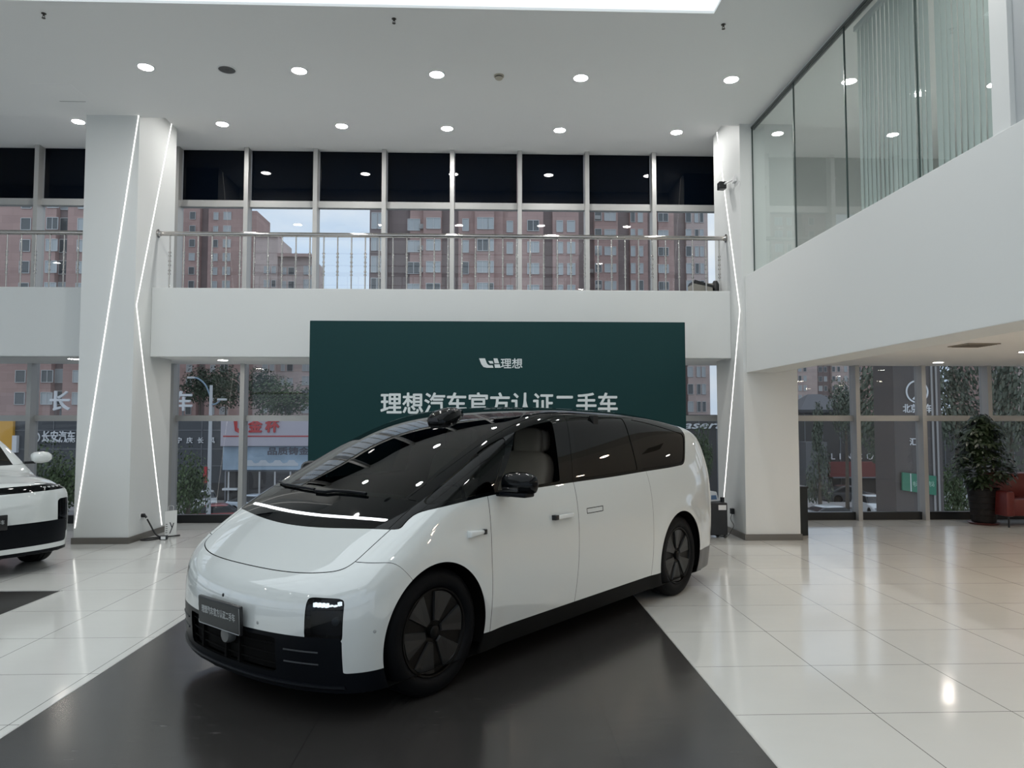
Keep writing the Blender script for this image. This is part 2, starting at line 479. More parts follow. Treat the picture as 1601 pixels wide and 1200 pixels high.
class Skin:
    """the zero surface of F as a fine quad mesh that can be cut along curves"""
    def __init__(s, F, lo, hi, h):
        s.F = F
        nx, ny, nz = [int(round((hi[i] - lo[i]) / h)) + 1 for i in range(3)]
        X, Y, Z = np.meshgrid(*[lo[i] + h * np.arange(n) for i, n in enumerate((nx, ny, nz))], indexing='ij')
        G = F(X, Y, Z)
        ins = G < 0
        acc = np.zeros((nx - 1, ny - 1, nz - 1, 3)); cnt = np.zeros((nx - 1, ny - 1, nz - 1))
        sl = lambda o: tuple(slice(o[i], (nx, ny, nz)[i] - 1 + o[i]) for i in range(3))
        cor = [(a, b, c) for a in (0, 1) for b in (0, 1) for c in (0, 1)]
        for a in cor:
            for ax in range(3):
                if a[ax]: continue
                b = list(a); b[ax] = 1; b = tuple(b)
                g0, g1 = G[sl(a)], G[sl(b)]
                m = (g0 < 0) != (g1 < 0)
                t = np.where(m, g0 / np.where(g0 == g1, 1, g0 - g1), 0)
                for k in range(3):
                    acc[..., k] += np.where(m, a[k] + (t if k == ax else 0), 0)
                cnt += m
        act = cnt > 0
        idx = -np.ones(act.shape, int); idx[act] = np.arange(act.sum())
        ijk = np.argwhere(act)
        P = (acc[act] / cnt[act][:, None] + ijk) * h + np.array(lo)
        faces = []
        for ax in range(3):
            o1, o2 = [(1, 2), (2, 0), (0, 1)][ax]
            A = [slice(None)] * 3; B = [slice(None)] * 3
            A[ax] = slice(0, -1); B[ax] = slice(1, None)
            ch = ins[tuple(A)] != ins[tuple(B)]
            e = np.argwhere(ch)
            e = e[(e[:, o1] > 0) & (e[:, o2] > 0) & (e[:, o1] < act.shape[o1]) & (e[:, o2] < act.shape[o2])]
            q = []
            for d1, d2 in ((1, 1), (0, 1), (0, 0), (1, 0)):
                c = e.copy(); c[:, o1] -= d1; c[:, o2] -= d2
                q.append(idx[c[:, 0], c[:, 1], c[:, 2]])
            q = np.stack(q, 1)
            fl = ins[e[:, 0], e[:, 1], e[:, 2]]
            q[~fl] = q[~fl][:, ::-1]
            faces.append(q)
        s.P = P
        s.project()
        s.faces = [tuple(f) for f in np.concatenate(faces)]

    def grad(s, P, e=1e-3):
        g = np.zeros_like(P)
        for k in range(3):
            d = np.zeros(3); d[k] = e
            g[:, k] = (s.F(*(P + d).T) - s.F(*(P - d).T)) / (2 * e)
        return g

    def project(s):
        for _ in range(5):
            g = s.grad(s.P); f = s.F(*s.P.T)
            s.P = s.P - np.clip(f / np.maximum((g * g).sum(1), 0.05), -0.03, 0.03)[:, None] * g

    def split(s, faces, fn, w=0.0):
        """faces where fn < -w and faces where fn > w"""
        V = fn(*s.P.T)
        new = []; cache = {}

        def cut(faces, lev, keep_neg):
            out = []
            vals = V - lev
            for f in faces:
                d = [vals[i] if i < len(vals) else newv[i] - lev for i in f]
                neg = [x < 0 for x in d]
                if all(neg):
                    if keep_neg: out.append(f)
                    continue
                if not any(neg):
                    if not keep_neg: out.append(f)
                    continue
                poly = []
                n = len(f)
                for k in range(n):
                    a, b = f[k], f[(k + 1) % n]
                    if neg[k] == keep_neg: poly.append(a)
                    if neg[k] != neg[(k + 1) % n]:
                        key = (min(a, b), max(a, b), lev)
                        if key not in cache:
                            da, db = d[k], d[(k + 1) % n]
                            t = da / (da - db)
                            pa = s.P[a] if a < n0 else new[a - n0]; pb = s.P[b] if b < n0 else new[b - n0]
                            new.append(pa + (pb - pa) * t)
                            newv[n0 + len(new) - 1] = lev
                            cache[key] = n0 + len(new) - 1
                        poly.append(cache[key])
                if len(poly) > 2: out.append(tuple(poly))
            return out
        n0 = len(s.P); newv = {}
        a = cut(faces, -w, True); b = cut(faces, w, False)
        if new:
            s.P = np.concatenate([s.P, np.array(new)])
        return a, b

    def side(s, faces):
        """left (y > 0) and right faces"""
        l = []; r = []
        for f in faces:
            (l if sum(s.P[i, 1] for i in f) > 0 else r).append(f)
        return l, r

    def build(s, name, faces, m, parent, off=0.0):
        if not faces: return None
        ids = sorted({i for f in faces for i in f}); mp = {i: k for k, i in enumerate(ids)}
        P = s.P[ids]
        for _ in range(2):
            g = s.grad(P); f = s.F(*P.T)
            P = P - np.clip(f / np.maximum((g * g).sum(1), 0.05), -0.002, 0.002)[:, None] * g
        g = s.grad(P); N = g / np.maximum(np.linalg.norm(g, axis=1), 1e-6)[:, None]
        if off: P = P + N * off
        me = bpy.data.meshes.new(name)
        me.from_pydata(P.tolist(), [], [tuple(mp[i] for i in f) for f in faces])
        me.materials.append(m)
        me.polygons.foreach_set('use_smooth', [True] * len(me.polygons))
        me.normals_split_custom_set_from_vertices(N.tolist())
        me.update()
        return link(name, me, parent)

    def islands(s, faces):
        par = {}
        def find(a):
            while par.setdefault(a, a) != a:
                par[a] = par[par[a]]; a = par[a]
            return a
        for f in faces:
            for i in f[1:]: par[find(i)] = find(f[0])
        out = {}
        for f in faces: out.setdefault(find(f[0]), []).append(f)
        return [v for v in out.values() if len(v) > 8]

    def hit(s, p, d):
        """first point of the surface along p + t d (car space)"""
        p = np.array(p, float); d = np.array(d, float); d /= np.linalg.norm(d)
        t = np.arange(0, 4, 0.004)
        q = p + t[:, None] * d
        f = s.F(*q.T)
        i = int(np.argmax(f < 0))
        a, b = t[i - 1], t[i]
        for _ in range(20):
            m = (a + b) / 2
            if s.F(*(p + m * d)) < 0: b = m
            else: a = m
        q = p + b * d
        g = s.grad(q[None])[0]
        return q, g / np.linalg.norm(g)


PAINT = mat('pearl_white_car_paint', (0.63, 0.66, 0.65), 0.45, coat=1.0, coat_rough=0.004, spec=0.15)
PAINT.node_tree.nodes['Principled BSDF'].inputs['Coat IOR'].default_value = 2.1
GLOSSBLACK = mat('gloss_black_trim', (0.0015, 0.002, 0.0025), 0.03, spec=0.22)
PRIVACY = mat('dark_privacy_glass', (0.0025, 0.0025, 0.0025), 0.012, spec=0.20)
SATINBLACK = mat('satin_black_plastic', (0.003, 0.004, 0.006), 0.36, spec=0.12)
LINING = mat('dark_inner_lining', (0.004, 0.004, 0.004), 0.8, spec=0.1)
TYRE = mat('tyre_rubber', (0.0035, 0.004, 0.005), 0.6, spec=0.12, bump=0.15, bscale=60)
RIM = mat('dark_grey_wheel_cover', (0.022, 0.023, 0.024), 0.3, 0.2, spec=0.4)
RIMSLOT = mat('black_wheel_slot', (0.002, 0.002, 0.002), 0.4, spec=0.2)
BEIGE = mat('beige_seat_leather', (0.25, 0.215, 0.175), 0.55, spec=0.3)
SCREEN = glass('tinted_windscreen', (0.22, 0.25, 0.235), 1.38)
QUARTER = glass('tinted_side_glass', (0.12, 0.14, 0.145), 1.32)
WHITELIGHT = emit('front_light_bar_glow', (0.97, 0.98, 1.0), 1.5)
LEDLAMP = emit('headlamp_led_and_glint', (0.9, 0.95, 1.0), 3.0)
LAMPGLASS = glass('headlamp_lens', (0.35, 0.38, 0.40), 1.4)
FIN = mat('dull_black_fin', (0.03, 0.033, 0.036), 0.4)
CHROME = mat('chrome', (0.7, 0.7, 0.7), 0.08, 1.0)

WX = 3.243                                   # wheelbase
HUB = 0.38
ZX = [1.30, 0.98, 0.70, 0.27, -0.38, -1.00, -1.45, -1.95, -2.60, -3.30, -3.90, -4.35, -4.8]
VP = [0.6153, 0.7823, 1.0583, 1.4044, 1.6685, 1.7649, 1.7766, 1.7606, 1.7010, 1.6256, 1.5584,   # 0-10 profile heights from x = 0.98 to -4.35
      0.0859, 0.021, 0.0422, 0.0366, 0.1774,            # 11-15 lean, lean curve, crown, crown edge, roof edge radius
      0.8469, 0.1747, 0.0573, 0.2576, 0.1732,           # 16-20 nose
      -4.3864, 0.0854, 0.133, 0.6814, 0.03]             # 21-25 tail
Zt = cubic(ZX, [0.28] + VP[:11] + [1.30])
dZt = lambda x: (Zt(x + 0.02) - Zt(x - 0.02)) / 0.04


def F_van(x, y, z):
    x = np.asarray(x, float); y = np.asarray(y, float); z = np.asarray(z, float)
    ay = np.sqrt(y * y + 1e-6)
    t = z - 1.13
    lean = VP[11] * (t + np.sqrt(t * t + 0.012)) + VP[12] * np.maximum(t, 0) ** 2
    W = 0.982 - 0.10 * (z - 0.72) ** 2 - lean
    W = W - 0.10 * np.maximum(x - 0.15, 0) ** 2 - VP[25] * np.maximum(-2.9 - x, 0) ** 2
    for xw in (0.0, -WX + 0.03):
        r = np.hypot(x - xw, z - HUB)
        W = W + 0.016 * np.exp(-((r - 0.46) / 0.10) ** 2)
    g_side = ay - W
    g_top = (z - Zt(x) + VP[13] * y * y + VP[14] * (y / 0.9) ** 4) / np.sqrt(1 + dZt(x) ** 2)
    g_front = x - (VP[16] - VP[17] * y * y - VP[18] * (y / 0.8) ** 4 - VP[19] * (z - 0.50) ** 2)
    g_rear = (VP[21] + VP[22] * y * y + VP[23] * (z - 0.75) ** 2) - x
    f = smax(g_side, g_top, VP[15])
    f = smax(f, g_front, VP[20])
    f = smax(f, g_rear, VP[24])
    return np.maximum(f, 0.165 - z)


belt = cubic([0.60, 0.40, 0.26, 0.171, 0.11, -0.02, -0.20, -0.478, -1.0, -1.475, -2.07, -2.62, -3.12, -3.40, -4.4],
             [0.80, 0.90, 0.995, 1.057, 1.090, 1.122, 1.142, 1.163, 1.178, 1.188, 1.196, 1.211, 1.222, 1.234, 1.27])
wtop = cubic([0.5, 0.12, -0.011, -0.172, -0.335, -0.599, -0.849, -1.086, -1.36, -1.67, -2.1, -2.53, -2.9, -3.256, -3.512, -3.9],
             [0.92, 1.108, 1.178, 1.261, 1.341, 1.470, 1.562, 1.622, 1.662, 1.689, 1.70, 1.69, 1.650, 1.594, 1.55, 1.47])
box2 = lambda a, b: np.maximum(a, b)


def van_body(parent):
    S = Skin(F_van, (-4.5, -1.06, 0.12), (1.0, 1.06, 1.92), 0.02)
    ALL = S.faces
    # underside and wheel openings
    under, ALL = S.split(ALL, lambda x, y, z: z - 0.172)
    def arch(x, y, z):
        a = np.minimum(np.hypot(x - 0.02, z - HUB) - 0.425, np.hypot(x + WX - 0.02, z - HUB) - 0.425)
        return np.maximum(a, 0.45 - np.abs(y))
    _, ALL = S.split(ALL, arch)
    full = list(ALL)
    # dark lower trims
    def low(x, y, z):
        ay = np.abs(y)
        f = np.maximum(np.maximum(z - 0.470, ay - 0.858), 0.40 - x)          # front intake
        s = z - (0.292 - 0.03 * np.clip(x - 0.3, 0, 1))                     # sill
        r = np.maximum(z - 0.33 - 0.05 * np.abs(y), x + 3.55)                # rear valance
        return np.minimum(np.minimum(f, s), r)
    lowf, ALL = S.split(ALL, low, 0.0)
    intake, lowf = S.split(lowf, lambda x, y, z: 0.40 - x, 0.0)
    valance, sill = S.split(lowf, lambda x, y, z: x + 3.4, 0.0)
    # dark greenhouse
    xc = lambda y: 0.385 - 0.19 * y * y
    xe = lambda z: -3.465 - 0.75 * np.clip(z - 1.30, -0.1, 0.22)
    def green(x, y, z):
        ay = np.abs(y)
        zone = smin(smax(belt(x) - z, xe(z) - x, 0.10), np.maximum(ay - 0.845, -1.0 - x), 0.03)
        tail = np.maximum(ay - 0.72 - 0.02 * (x + 3.6), 1.28 - z)                              # roof end and tailgate glass
        return smax(x - xc(y), np.minimum(zone, tail), 0.05)
    dark, white = S.split(ALL, green, 0.0015)
    # ---- white panels
    def bonnet(x, y, z):
        ay = np.abs(y)
        a = smax(x - (0.707 - 0.10 * y * y - 0.24 * y ** 4), ay - (0.838 - 0.09 * x), 0.10)
        return np.maximum(a, 0.86 - 0.9 * x - z + 0.0 * x - 0.35)
    bon, white = S.split(white, bonnet, 0.0030)
    S.build('bonnet', bon, PAINT, parent)
    def bump(x, y, z):
        a = smax(0.357 - x - 0.93 * np.maximum(0.86 - z, 0), z - 0.857, 0.08)
        front = np.maximum(0.50 - x, z - 1.05)
        a = np.minimum(a, np.maximum(front, np.abs(y) - 0.84))
        return np.maximum(a, -0.1 - x)
    bp, white = S.split(white, bump, 0.0016)
    hl = lambda x, y, z: smax(smax(np.abs(np.abs(y) - 0.762) - 0.098, z - 0.682, 0.05), smax(0.45 - z, 0.35 - x, 0.02), 0.05)
    lampf, bp = S.split(bp, hl, 0.0015)
    S.build('front_bumper', bp, PAINT, parent)
    x1 = lambda z: -0.468 + 0.07 * (z - 0.80) ** 2
    x2 = lambda z: -1.492 + 0.18 * (z - 0.80) ** 2
    x3 = lambda z: -2.672 + np.where(z > 0.78, 0.30, 0.13) * (z - 0.78) ** 2
    fen, white = S.split(white, lambda x, y, z: x1(z) - x, 0.0022)
    do, white = S.split(white, lambda x, y, z: x2(z) - x, 0.0022)
    sl, white = S.split(white, lambda x, y, z: x3(z) - x, 0.0018)
    quarter, gate = S.split(white, lambda x, y, z: -4.08 - x, 0.003)
    parts = {}
    for nm, fs in (('front_fender', fen), ('front_door', do), ('sliding_door', sl), ('rear_quarter_panel', quarter)):
        for k, ff in enumerate(S.side(fs)):
            parts[nm, k] = S.build(nm, ff, PAINT, parent)
    S.build('tailgate', gate, PAINT, parent)
    # ---- dark panels
    S.build('sill', sill, mat('dull_black_sill', (0.006, 0.0065, 0.0065), 0.6, spec=0.1), parent); S.build('rear_valance', valance, mat('grey_valance', (0.10, 0.10, 0.10), 0.4), parent)
    # windscreen
    def scr(x, y, z):
        ay = np.abs(y)
        edge = 0.690 - 0.055 * np.clip((0.05 - x), 0, 1.2)
        return smax(smax(x - (0.092 - 0.10 * y * y), -1.10 + 0.12 * y * y - x, 0.02), ay - edge, 0.10)
    ws, dark = S.split(dark, scr, 0.0)
    S.build('windscreen', ws, SCREEN, parent)
    cow, dark = S.split(dark, lambda x, y, z: np.maximum(0.08 - 0.10 * y * y - x, np.abs(y) - 0.80), 0.0018)
    bar, cow = S.split(cow, lambda x, y, z: np.maximum(np.abs(x - (0.290 - 0.14 * y * y)) - 0.011, np.abs(y) - 0.735), 0.0)
    cowl = S.build('cowl_panel', cow, GLOSSBLACK, parent)
    o = S.build('light_bar', bar, WHITELIGHT, parent, 0.0015); o['label'] = 'thin lit white light bar across the black cowl'
    # side glass
    def gl(x, y, z):
        a = smax(smax(belt(x) + 0.022 - z, z - (wtop(x) - 0.012), 0.05), xe(z) + 0.03 - x, 0.08)
        return np.maximum(np.maximum(a, 0.45 - np.abs(y)), x - 0.13)
    ix = lambda za, xa, zb, xb: (lambda z: xa + (xb - xa) * (z - za) / (zb - za))
    q1 = ix(1.171, -0.502, 1.54, -0.823); q2 = ix(1.184, -0.555, 1.544, -0.902)
    r1 = ix(1.205, -1.292, 1.665, -1.398); r2 = ix(1.208, -1.548, 1.686, -1.651)
    s1 = ix(1.224, -2.476, 1.673, -2.497); s2 = ix(1.22, -2.556, 1.661, -2.634)
    pieces = []
    frame = []
    side = dark
    for nm, fa, fb, m in (('quarter_window', None, q1, QUARTER), ('front_window', q2, r1, QUARTER), ('sliding_door_window', r2, s1, PRIVACY), ('rear_side_window', s2, None, PRIVACY)):
        def fn(x, y, z, fa=fa, fb=fb):
            v = gl(x, y, z)
            if fa is not None: v = smax(v, x - fa(z), 0.03)
            if fb is not None: v = smax(v, fb(z) - x, 0.03)
            return v
        g, side = S.split(side, fn, 0.0012)
        L, Rr = S.side(g)
        pieces.append((nm, L, Rr, m, fn))
    for nm, L, Rr, m, fn in pieces:
        for ff, left in ((L, True), (Rr, False)):
            if nm == 'front_window' and left:
                continue                                             # driver's window is wound down
            S.build(nm, ff, m, parent, -0.004)
    # roof, pillars
    roof, side = S.split(side, lambda x, y, z: smax(np.abs(y) - (0.725 - 0.02 * (x + 1)), wtop(x) - 0.05 - z, 0.05), 0.0018)
    S.build('roof', roof, GLOSSBLACK, parent)
    trim_l, trim_r = S.side(side)
    # vertical joints in the pillar trim follow the door joints
    for ff in (trim_l, trim_r):
        a, ff = S.split(ff, lambda x, y, z: -1.46 - 0.30 * (z - 1.2) - x, 0.002)
        b_, c_ = S.split(ff, lambda x, y, z: -2.60 - 0.17 * (z - 1.2) - x, 0.002)
        for nm, g in (('front_pillar_trim', a), ('centre_pillar_trim', b_), ('rear_pillar_trim', c_)):
            for isl in S.islands(g): S.build(nm, isl, GLOSSBLACK, parent)
    # ---- front intake with a recessed grille, headlamps
    def grille(x, y, z):
        return np.maximum(np.maximum(np.abs(y) - 0.47, z - 0.445), 0.25 - z)
    gr, intake = S.split(intake, grille, 0.0)
    S.build('lower_intake', intake, SATINBLACK, parent)
    g = S.build('grille', gr, LINING, parent, -0.035)
    bars = MB()
    for zz in (0.40, 0.345, 0.29):
        pts = []
        for yy in np.linspace(-0.47, 0.47, 17):
            q, nrm = S.hit((1.6, yy, zz), (-1, 0, 0)); pts.append(q - nrm * 0.02)
        bars.tube(pts, 0.004, 6)
    for yy in (-0.30, 0.0, 0.14):
        q, nrm = S.hit((1.6, yy, 0.34), (-1, 0, 0))
        bars.box(q[0] - 0.05, q[0] - 0.012, yy - 0.01, yy + 0.01, 0.25, 0.44)
    bars.build('grille_bar', LINING, g, 40)
    lip = MB()
    pts = []
    for yy in np.linspace(-0.86, 0.86, 41):
        q, nrm = S.hit((1.9, yy, 0.205), (-1.5, 0, 0)); pts.append(q + nrm * 0.004)
    lip.tube(pts, 0.012, 6).build('front_lip', SATINBLACK, parent, 40)
    for sgn in (-1, 1):
        for zz in (0.39, 0.325):
            pts = []
            for yy in np.linspace(0.53, 0.74, 6):
                q, nrm = S.hit((1.6, sgn * yy, zz), (-1, 0, 0)); pts.append(q + nrm * 0.001)
            MB().tube(pts, 0.005, 6).build('intake_fin', FIN, parent, 40)
    for ff in S.side(lampf):
        cup = S.build('headlamp', ff, SATINBLACK, parent, -0.055)
        S.build('headlamp_lens', ff, LAMPGLASS, cup, 0.0)
        sgn = 1 if sum(S.P[i, 1] for f in ff for i in f) > 0 else -1
        q, nrm = S.hit((1.6, sgn * 0.74, 0.615), (-1, 0, 0))
        e = MB()
        for k in range(7):
            yy = 0.705 + k * 0.022
            q, nrm = S.hit((1.6, sgn * yy, 0.61), (-1, 0, 0)); q = q - nrm * 0.03
            e.box(q[0] - 0.01, q[0] + 0.01, q[1] - 0.007, q[1] + 0.007, 0.628 if k < 4 else (0.634 if k < 6 else 0.640), 0.650 if k < 4 else (0.642 if k < 6 else 0.660))  # larger outermost box glows to stand in for a glint
        o = e.build('headlamp_led_and_glint', LEDLAMP, cup); o['label'] = 'lit white led row with a painted glint inside the headlamp'
        q, nrm = S.hit((1.6, sgn * 0.82, 0.555), (-1, 0, 0)); q = q - nrm * 0.035
        m = MB(); m.lathe([(0.001, 0.02), (0.022, 0.012), (0.026, 0), (0.026, -0.02)], 16, (0, 0, 0), 'y')
        o = m.build('projector_lens', mat('projector_glass', (0.06, 0.065, 0.07), 0.05, coat=1.0), cup, 40)
        o.location = q; o.rotation_euler = (0, 0, -PI / 2 + sgn * 0.5)
    # lining behind the joints
    _, inner = S.split(full, lambda x, y, z: np.minimum(np.minimum(hl(x, y, z), np.maximum(grille(x, y, z), 0.3 - x)), np.minimum(scr(x, y, z) - 0.012, np.maximum(gl(x, y, z), -1.45 - x) - 0.012)))
    S.build('inner_lining', inner, LINING, parent, -0.016)
    S.build('underbody', under, LINING, parent)
    return S


def make_wheel(parent, name, xw, yw, sgn, rad=0.38, slots=6, phase=0.0):
    """tyre with a slotted aero cover; sgn = +1 on the left side"""
    w = bpy.data.objects.new(name, None); col.objects.link(w); w.parent = parent
    w.location = (xw, yw, rad); w.rotation_euler = (0, phase, 0 if sgn > 0 else PI)
    # local: +y outward, 0 = outer face
    t = MB()
    prof = [(0.262, -0.035), (0.270, -0.012), (0.300, 0.0), (0.335, -0.002), (0.362, -0.018), (rad - 0.004, -0.040), (rad, -0.065),
            (rad, -0.100), (rad - 0.006, -0.103), (rad - 0.006, -0.108), (rad, -0.111), (rad, -0.150), (rad - 0.006, -0.153), (rad - 0.006, -0.158), (rad, -0.161),
            (rad, -0.200), (0.365, -0.235), (0.320, -0.255), (0.262, -0.235)]
    k = rad / 0.38
    prof = [(r if r > 0.3 else r * k, h) for r, h in prof]
    t.lathe(prof, 64, (0, 0, 0), 'y', close=True)
    t.build('tyre', TYRE, w, 50)
    r = MB()
    r.lathe([(0.262 * k, -0.23), (0.262 * k, -0.040), (0.266 * k, -0.020), (0.262 * k, -0.012), (0.252 * k, -0.014), (0.246 * k, -0.03), (0.0, -0.045)], 64, (0, 0, 0), 'y')
    r.build('rim', RIMSLOT, w, 40)
    for i in range(slots):
        p = MB()
        a0 = 2 * PI * i / slots
        half = PI / slots
        out = []; RO = 0.244 * k
        # a wedge with one straight, slanted side
        g0 = 0.028; n = 9
        aa = [a0 - half + 0.17 + (2 * half - 0.34) * q / (n - 1) for q in range(n)]
        rim = [(RO * math.cos(a), RO * math.sin(a)) for a in aa]
        b = [(0.065 * math.cos(a0 + half * 0.62), 0.065 * math.sin(a0 + half * 0.62)), (0.065 * math.cos(a0 - half * 0.62), 0.065 * math.sin(a0 - half * 0.62))]
        outl = rim + b
        cx_ = sum(q[0] for q in outl) / len(outl); cz_ = sum(q[1] for q in outl) / len(outl)
        N = len(outl)
        vs_ = []
        for (x, z) in outl: vs_.append((x, -0.035, z))
        for j, (x, z) in enumerate(outl):
            vs_.append((x + (cx_ - x) * 0.05, -0.016 if j < 5 else -0.024, z + (cz_ - z) * 0.05))
        fs_ = [(j, (j + 1) % N, N + (j + 1) % N, N + j) for j in range(N)] + [tuple(range(N, 2 * N))]
        p.add(vs_, fs_)
        p.build('wheel_blade', RIM, w)
    h = MB().lathe([(0.0, -0.008), (0.03, -0.009), (0.038, -0.016), (0.04, -0.04)], 24, (0, 0, 0), 'y')
    h.build('hub_cap', RIMSLOT, w, 40)
    return w


U = Vector((-0.65722537, -0.75369411, 0)); VAN_O = Vector((-1.01963934, 5.05926934, 0))
van = thing('electric_van', 'white people carrier with black glass roof standing on the charcoal floor inlay', 'van', VAN_O, math.atan2(U.y, U.x))
S = van_body(van)


def van_details(S, van):
    T = lambda p: Vector(p)
    # wheels
    for xw, yw, sg in ((0, 0.945, 1), (-WX, 0.945, 1), (0, -0.945, -1), (-WX, -0.945, -1)):
        make_wheel(van, 'wheel', xw, yw, sg, HUB, 6, 0.18 if xw == 0 else 0.42)
        a = MB()
        n = 20
        pr = [(0.46 * math.cos(-0.35 + (PI + 0.7) * k / n), 0.46 * math.sin(-0.35 + (PI + 0.7) * k / n)) for k in range(n + 1)]
        y0, y1 = (0.52, 0.93) if yw > 0 else (-0.93, -0.52)
        vs_ = [(xw + 0.02 + p[0], y0, HUB + p[1]) for p in pr] + [(xw + 0.02 + p[0], y1, HUB + p[1]) for p in pr]
        yb = y0 if yw > 0 else y1
        o0 = 0 if yw > 0 else n + 1
        fs_ = [(k, k + 1, n + 2 + k, n + 1 + k) for k in range(n)] + [tuple(o0 + k for k in range(n + 1))]
        a.add(vs_, fs_)
        a.build('arch_liner', LINING, van)
    # door handles: driver's stands out, sliding door's is flush
    def side_at(x, z, sg=1):
        return S.hit((x, sg * 1.6, z), (0, -sg, 0))
    HB = mat('white_handle_paint', (0.70, 0.725, 0.715), 0.35, coat=1.0)
    for sg in (1, -1):
        q, n = side_at(-1.275, 0.951, sg)
        m = MB(); m.box(-0.115, 0.115, -0.010, 0.012, -0.016, 0.016)
        h = m.build('door_handle', HB, van, 40, bevel=0.006); h.location = Vector(q) + Vector(n) * 0.020
        m = MB(); m.box(0.085, 0.130, -0.030, 0.0145, -0.0175, 0.0175)
        e = m.build('handle_end', BLACKP, h, 40, bevel=0.003)
        e['label'] = 'black end of the door handle'
        m = MB(); m.box(-0.10, 0.10, -0.03, -0.008, -0.012, 0.012); m.build('handle_recess', BLACKP, h)
        q, n = side_at(-1.725, 0.957, sg)
        m = MB(); out = [(-0.115, -0.019), (0.115, -0.019), (0.115, 0.019), (-0.115, 0.019)]
        for k in range(4):
            a, b = out[k], out[(k + 1) % 4]
            pa = side_at(-1.725 + a[0], 0.957 + a[1], sg)[0]; pb = side_at(-1.725 + b[0], 0.957 + b[1], sg)[0]
            m.tube([pa, pb], 0.0028, 6)
        m.build('flush_handle_joint', LINING, van)
        # small camera pod on the fender
        q, n = side_at(-0.305, 0.942, sg)
        m = MB()
        m.add([(-0.085, 0, -0.016), (0.07, 0, -0.028), (0.07, 0, 0.022), (-0.095, 0, 0.012), (-0.08, sg * 0.022, -0.012), (0.06, sg * 0.034, -0.022), (0.06, sg * 0.034, 0.016), (-0.085, sg * 0.02, 0.008)],
              [(0, 1, 2, 3), (4, 5, 6, 7), (0, 1, 5, 4), (1, 2, 6, 5), (2, 3, 7, 6), (3, 0, 4, 7)])
        h = m.build('fender_camera', HB, van, 40, bevel=0.006); h.location = Vector(q) - Vector(n) * 0.004
        m = MB(); m.box(-0.092, -0.074, sg * 0.002, sg * 0.024, -0.016, 0.012) if False else m.box(-0.104, -0.080, min(0, sg * 0.024), max(0, sg * 0.024), -0.018, 0.014)
        m.build('camera_lens', BLACKP, h, 40, bevel=0.003)
        # door mirror
        m = MB()
        prof = [(0.0, 0.045), (0.012, 0.075), (0.05, 0.095), (0.10, 0.10), (0.145, 0.096), (0.185, 0.082), (0.215, 0.056), (0.228, 0.025), (0.231, 0.005)]
        vs_ = []; fs_ = []; n_ = 20
        for (yy, r) in prof:
            for k in range(n_):
                a = 2 * PI * k / n_
                cx, cz = math.cos(a), math.sin(a)
                xx = math.copysign(abs(cx) ** 0.75, cx) * (0.095 if cx > 0 else 0.055) * (r / 0.10)
                zz = math.copysign(abs(cz) ** 0.8, cz) * 0.085 * (r / 0.10) ** 0.7
                vs_.append((xx, sg * yy, zz))
        for i in range(len(prof) - 1):
            for k in range(n_):
                k2 = (k + 1) % n_
                fs_.append((i * n_ + k, i * n_ + k2, (i + 1) * n_ + k2, (i + 1) * n_ + k))
        fs_.append(tuple(range(n_))); fs_.append(tuple((len(prof) - 1) * n_ + k for k in range(n_)))
        m.add(vs_, fs_)
        mir = m.build('door_mirror', GLOSSBLACK, van, 60); mir.location = (-0.588, sg * 1.005, 1.242); mir.scale = (1.0, 1.12, 0.92)
        m = MB(); m.box(-0.02, 0.085, min(0, sg * 0.20), max(0, sg * 0.20), -0.088, -0.055)
        m.build('mirror_base', SATINBLACK, mir, 40, bevel=0.012)
        m = MB(); m.box(-0.055, 0.045, min(-sg * 0.10, sg * 0.05), max(-sg * 0.10, sg * 0.05), -0.098, -0.066)
        m.build('mirror_arm', GLOSSBLACK, mir, 40, bevel=0.012)
        m = MB(); m.box(0.060, 0.092, min(sg * 0.03, sg * 0.15), max(sg * 0.03, sg * 0.15), -0.052, -0.02)
        m.build('turn_signal', mat('smoked_lens', (0.012, 0.012, 0.012), 0.08), mir, 40, bevel=0.006)
        m = MB(); m.box(-0.062, -0.056, min(sg * 0.045, sg * 0.185), max(sg * 0.045, sg * 0.185), -0.045, 0.05)
        m.build('mirror_glass', mat('mirror_silver', (0.7, 0.7, 0.7), 0.02, 1.0), mir)
    # roof sensor
    q, n = S.hit((-1.02, 0, 2.5), (0, 0, -1))
    m = MB()
    vs_ = []; fs_ = []
    for (xx, w, h) in ((0.13, 0.06, 0.012), (0.115, 0.085, 0.045), (0.06, 0.105, 0.072), (-0.02, 0.105, 0.080), (-0.10, 0.085, 0.066), (-0.17, 0.055, 0.03), (-0.21, 0.02, 0.008)):
        for k in range(11):
            a = PI * k / 10
            vs_.append((xx, math.copysign(abs(math.cos(a)) ** 0.6, math.cos(a)) * w, math.sin(a) ** 0.6 * h if math.sin(a) > 1e-6 else -0.01))
    for i in range(6):
        for k in range(10):
            fs_.append((i * 11 + k, i * 11 + k + 1, (i + 1) * 11 + k + 1, (i + 1) * 11 + k))
    fs_.append(tuple(range(11)))
    m.add(vs_, fs_)
    o = m.build('roof_sensor', GLOSSBLACK, van, 50); o.location = q
    sl = math.atan(float(dZt(-1.06))); o.rotation_euler = (0, -sl, 0)
    m = MB(); m.box(0.124, 0.128, -0.05, 0.05, 0.008, 0.04); m.build('sensor_window', mat('sensor_glass', (0.05, 0.05, 0.055), 0.05), o)
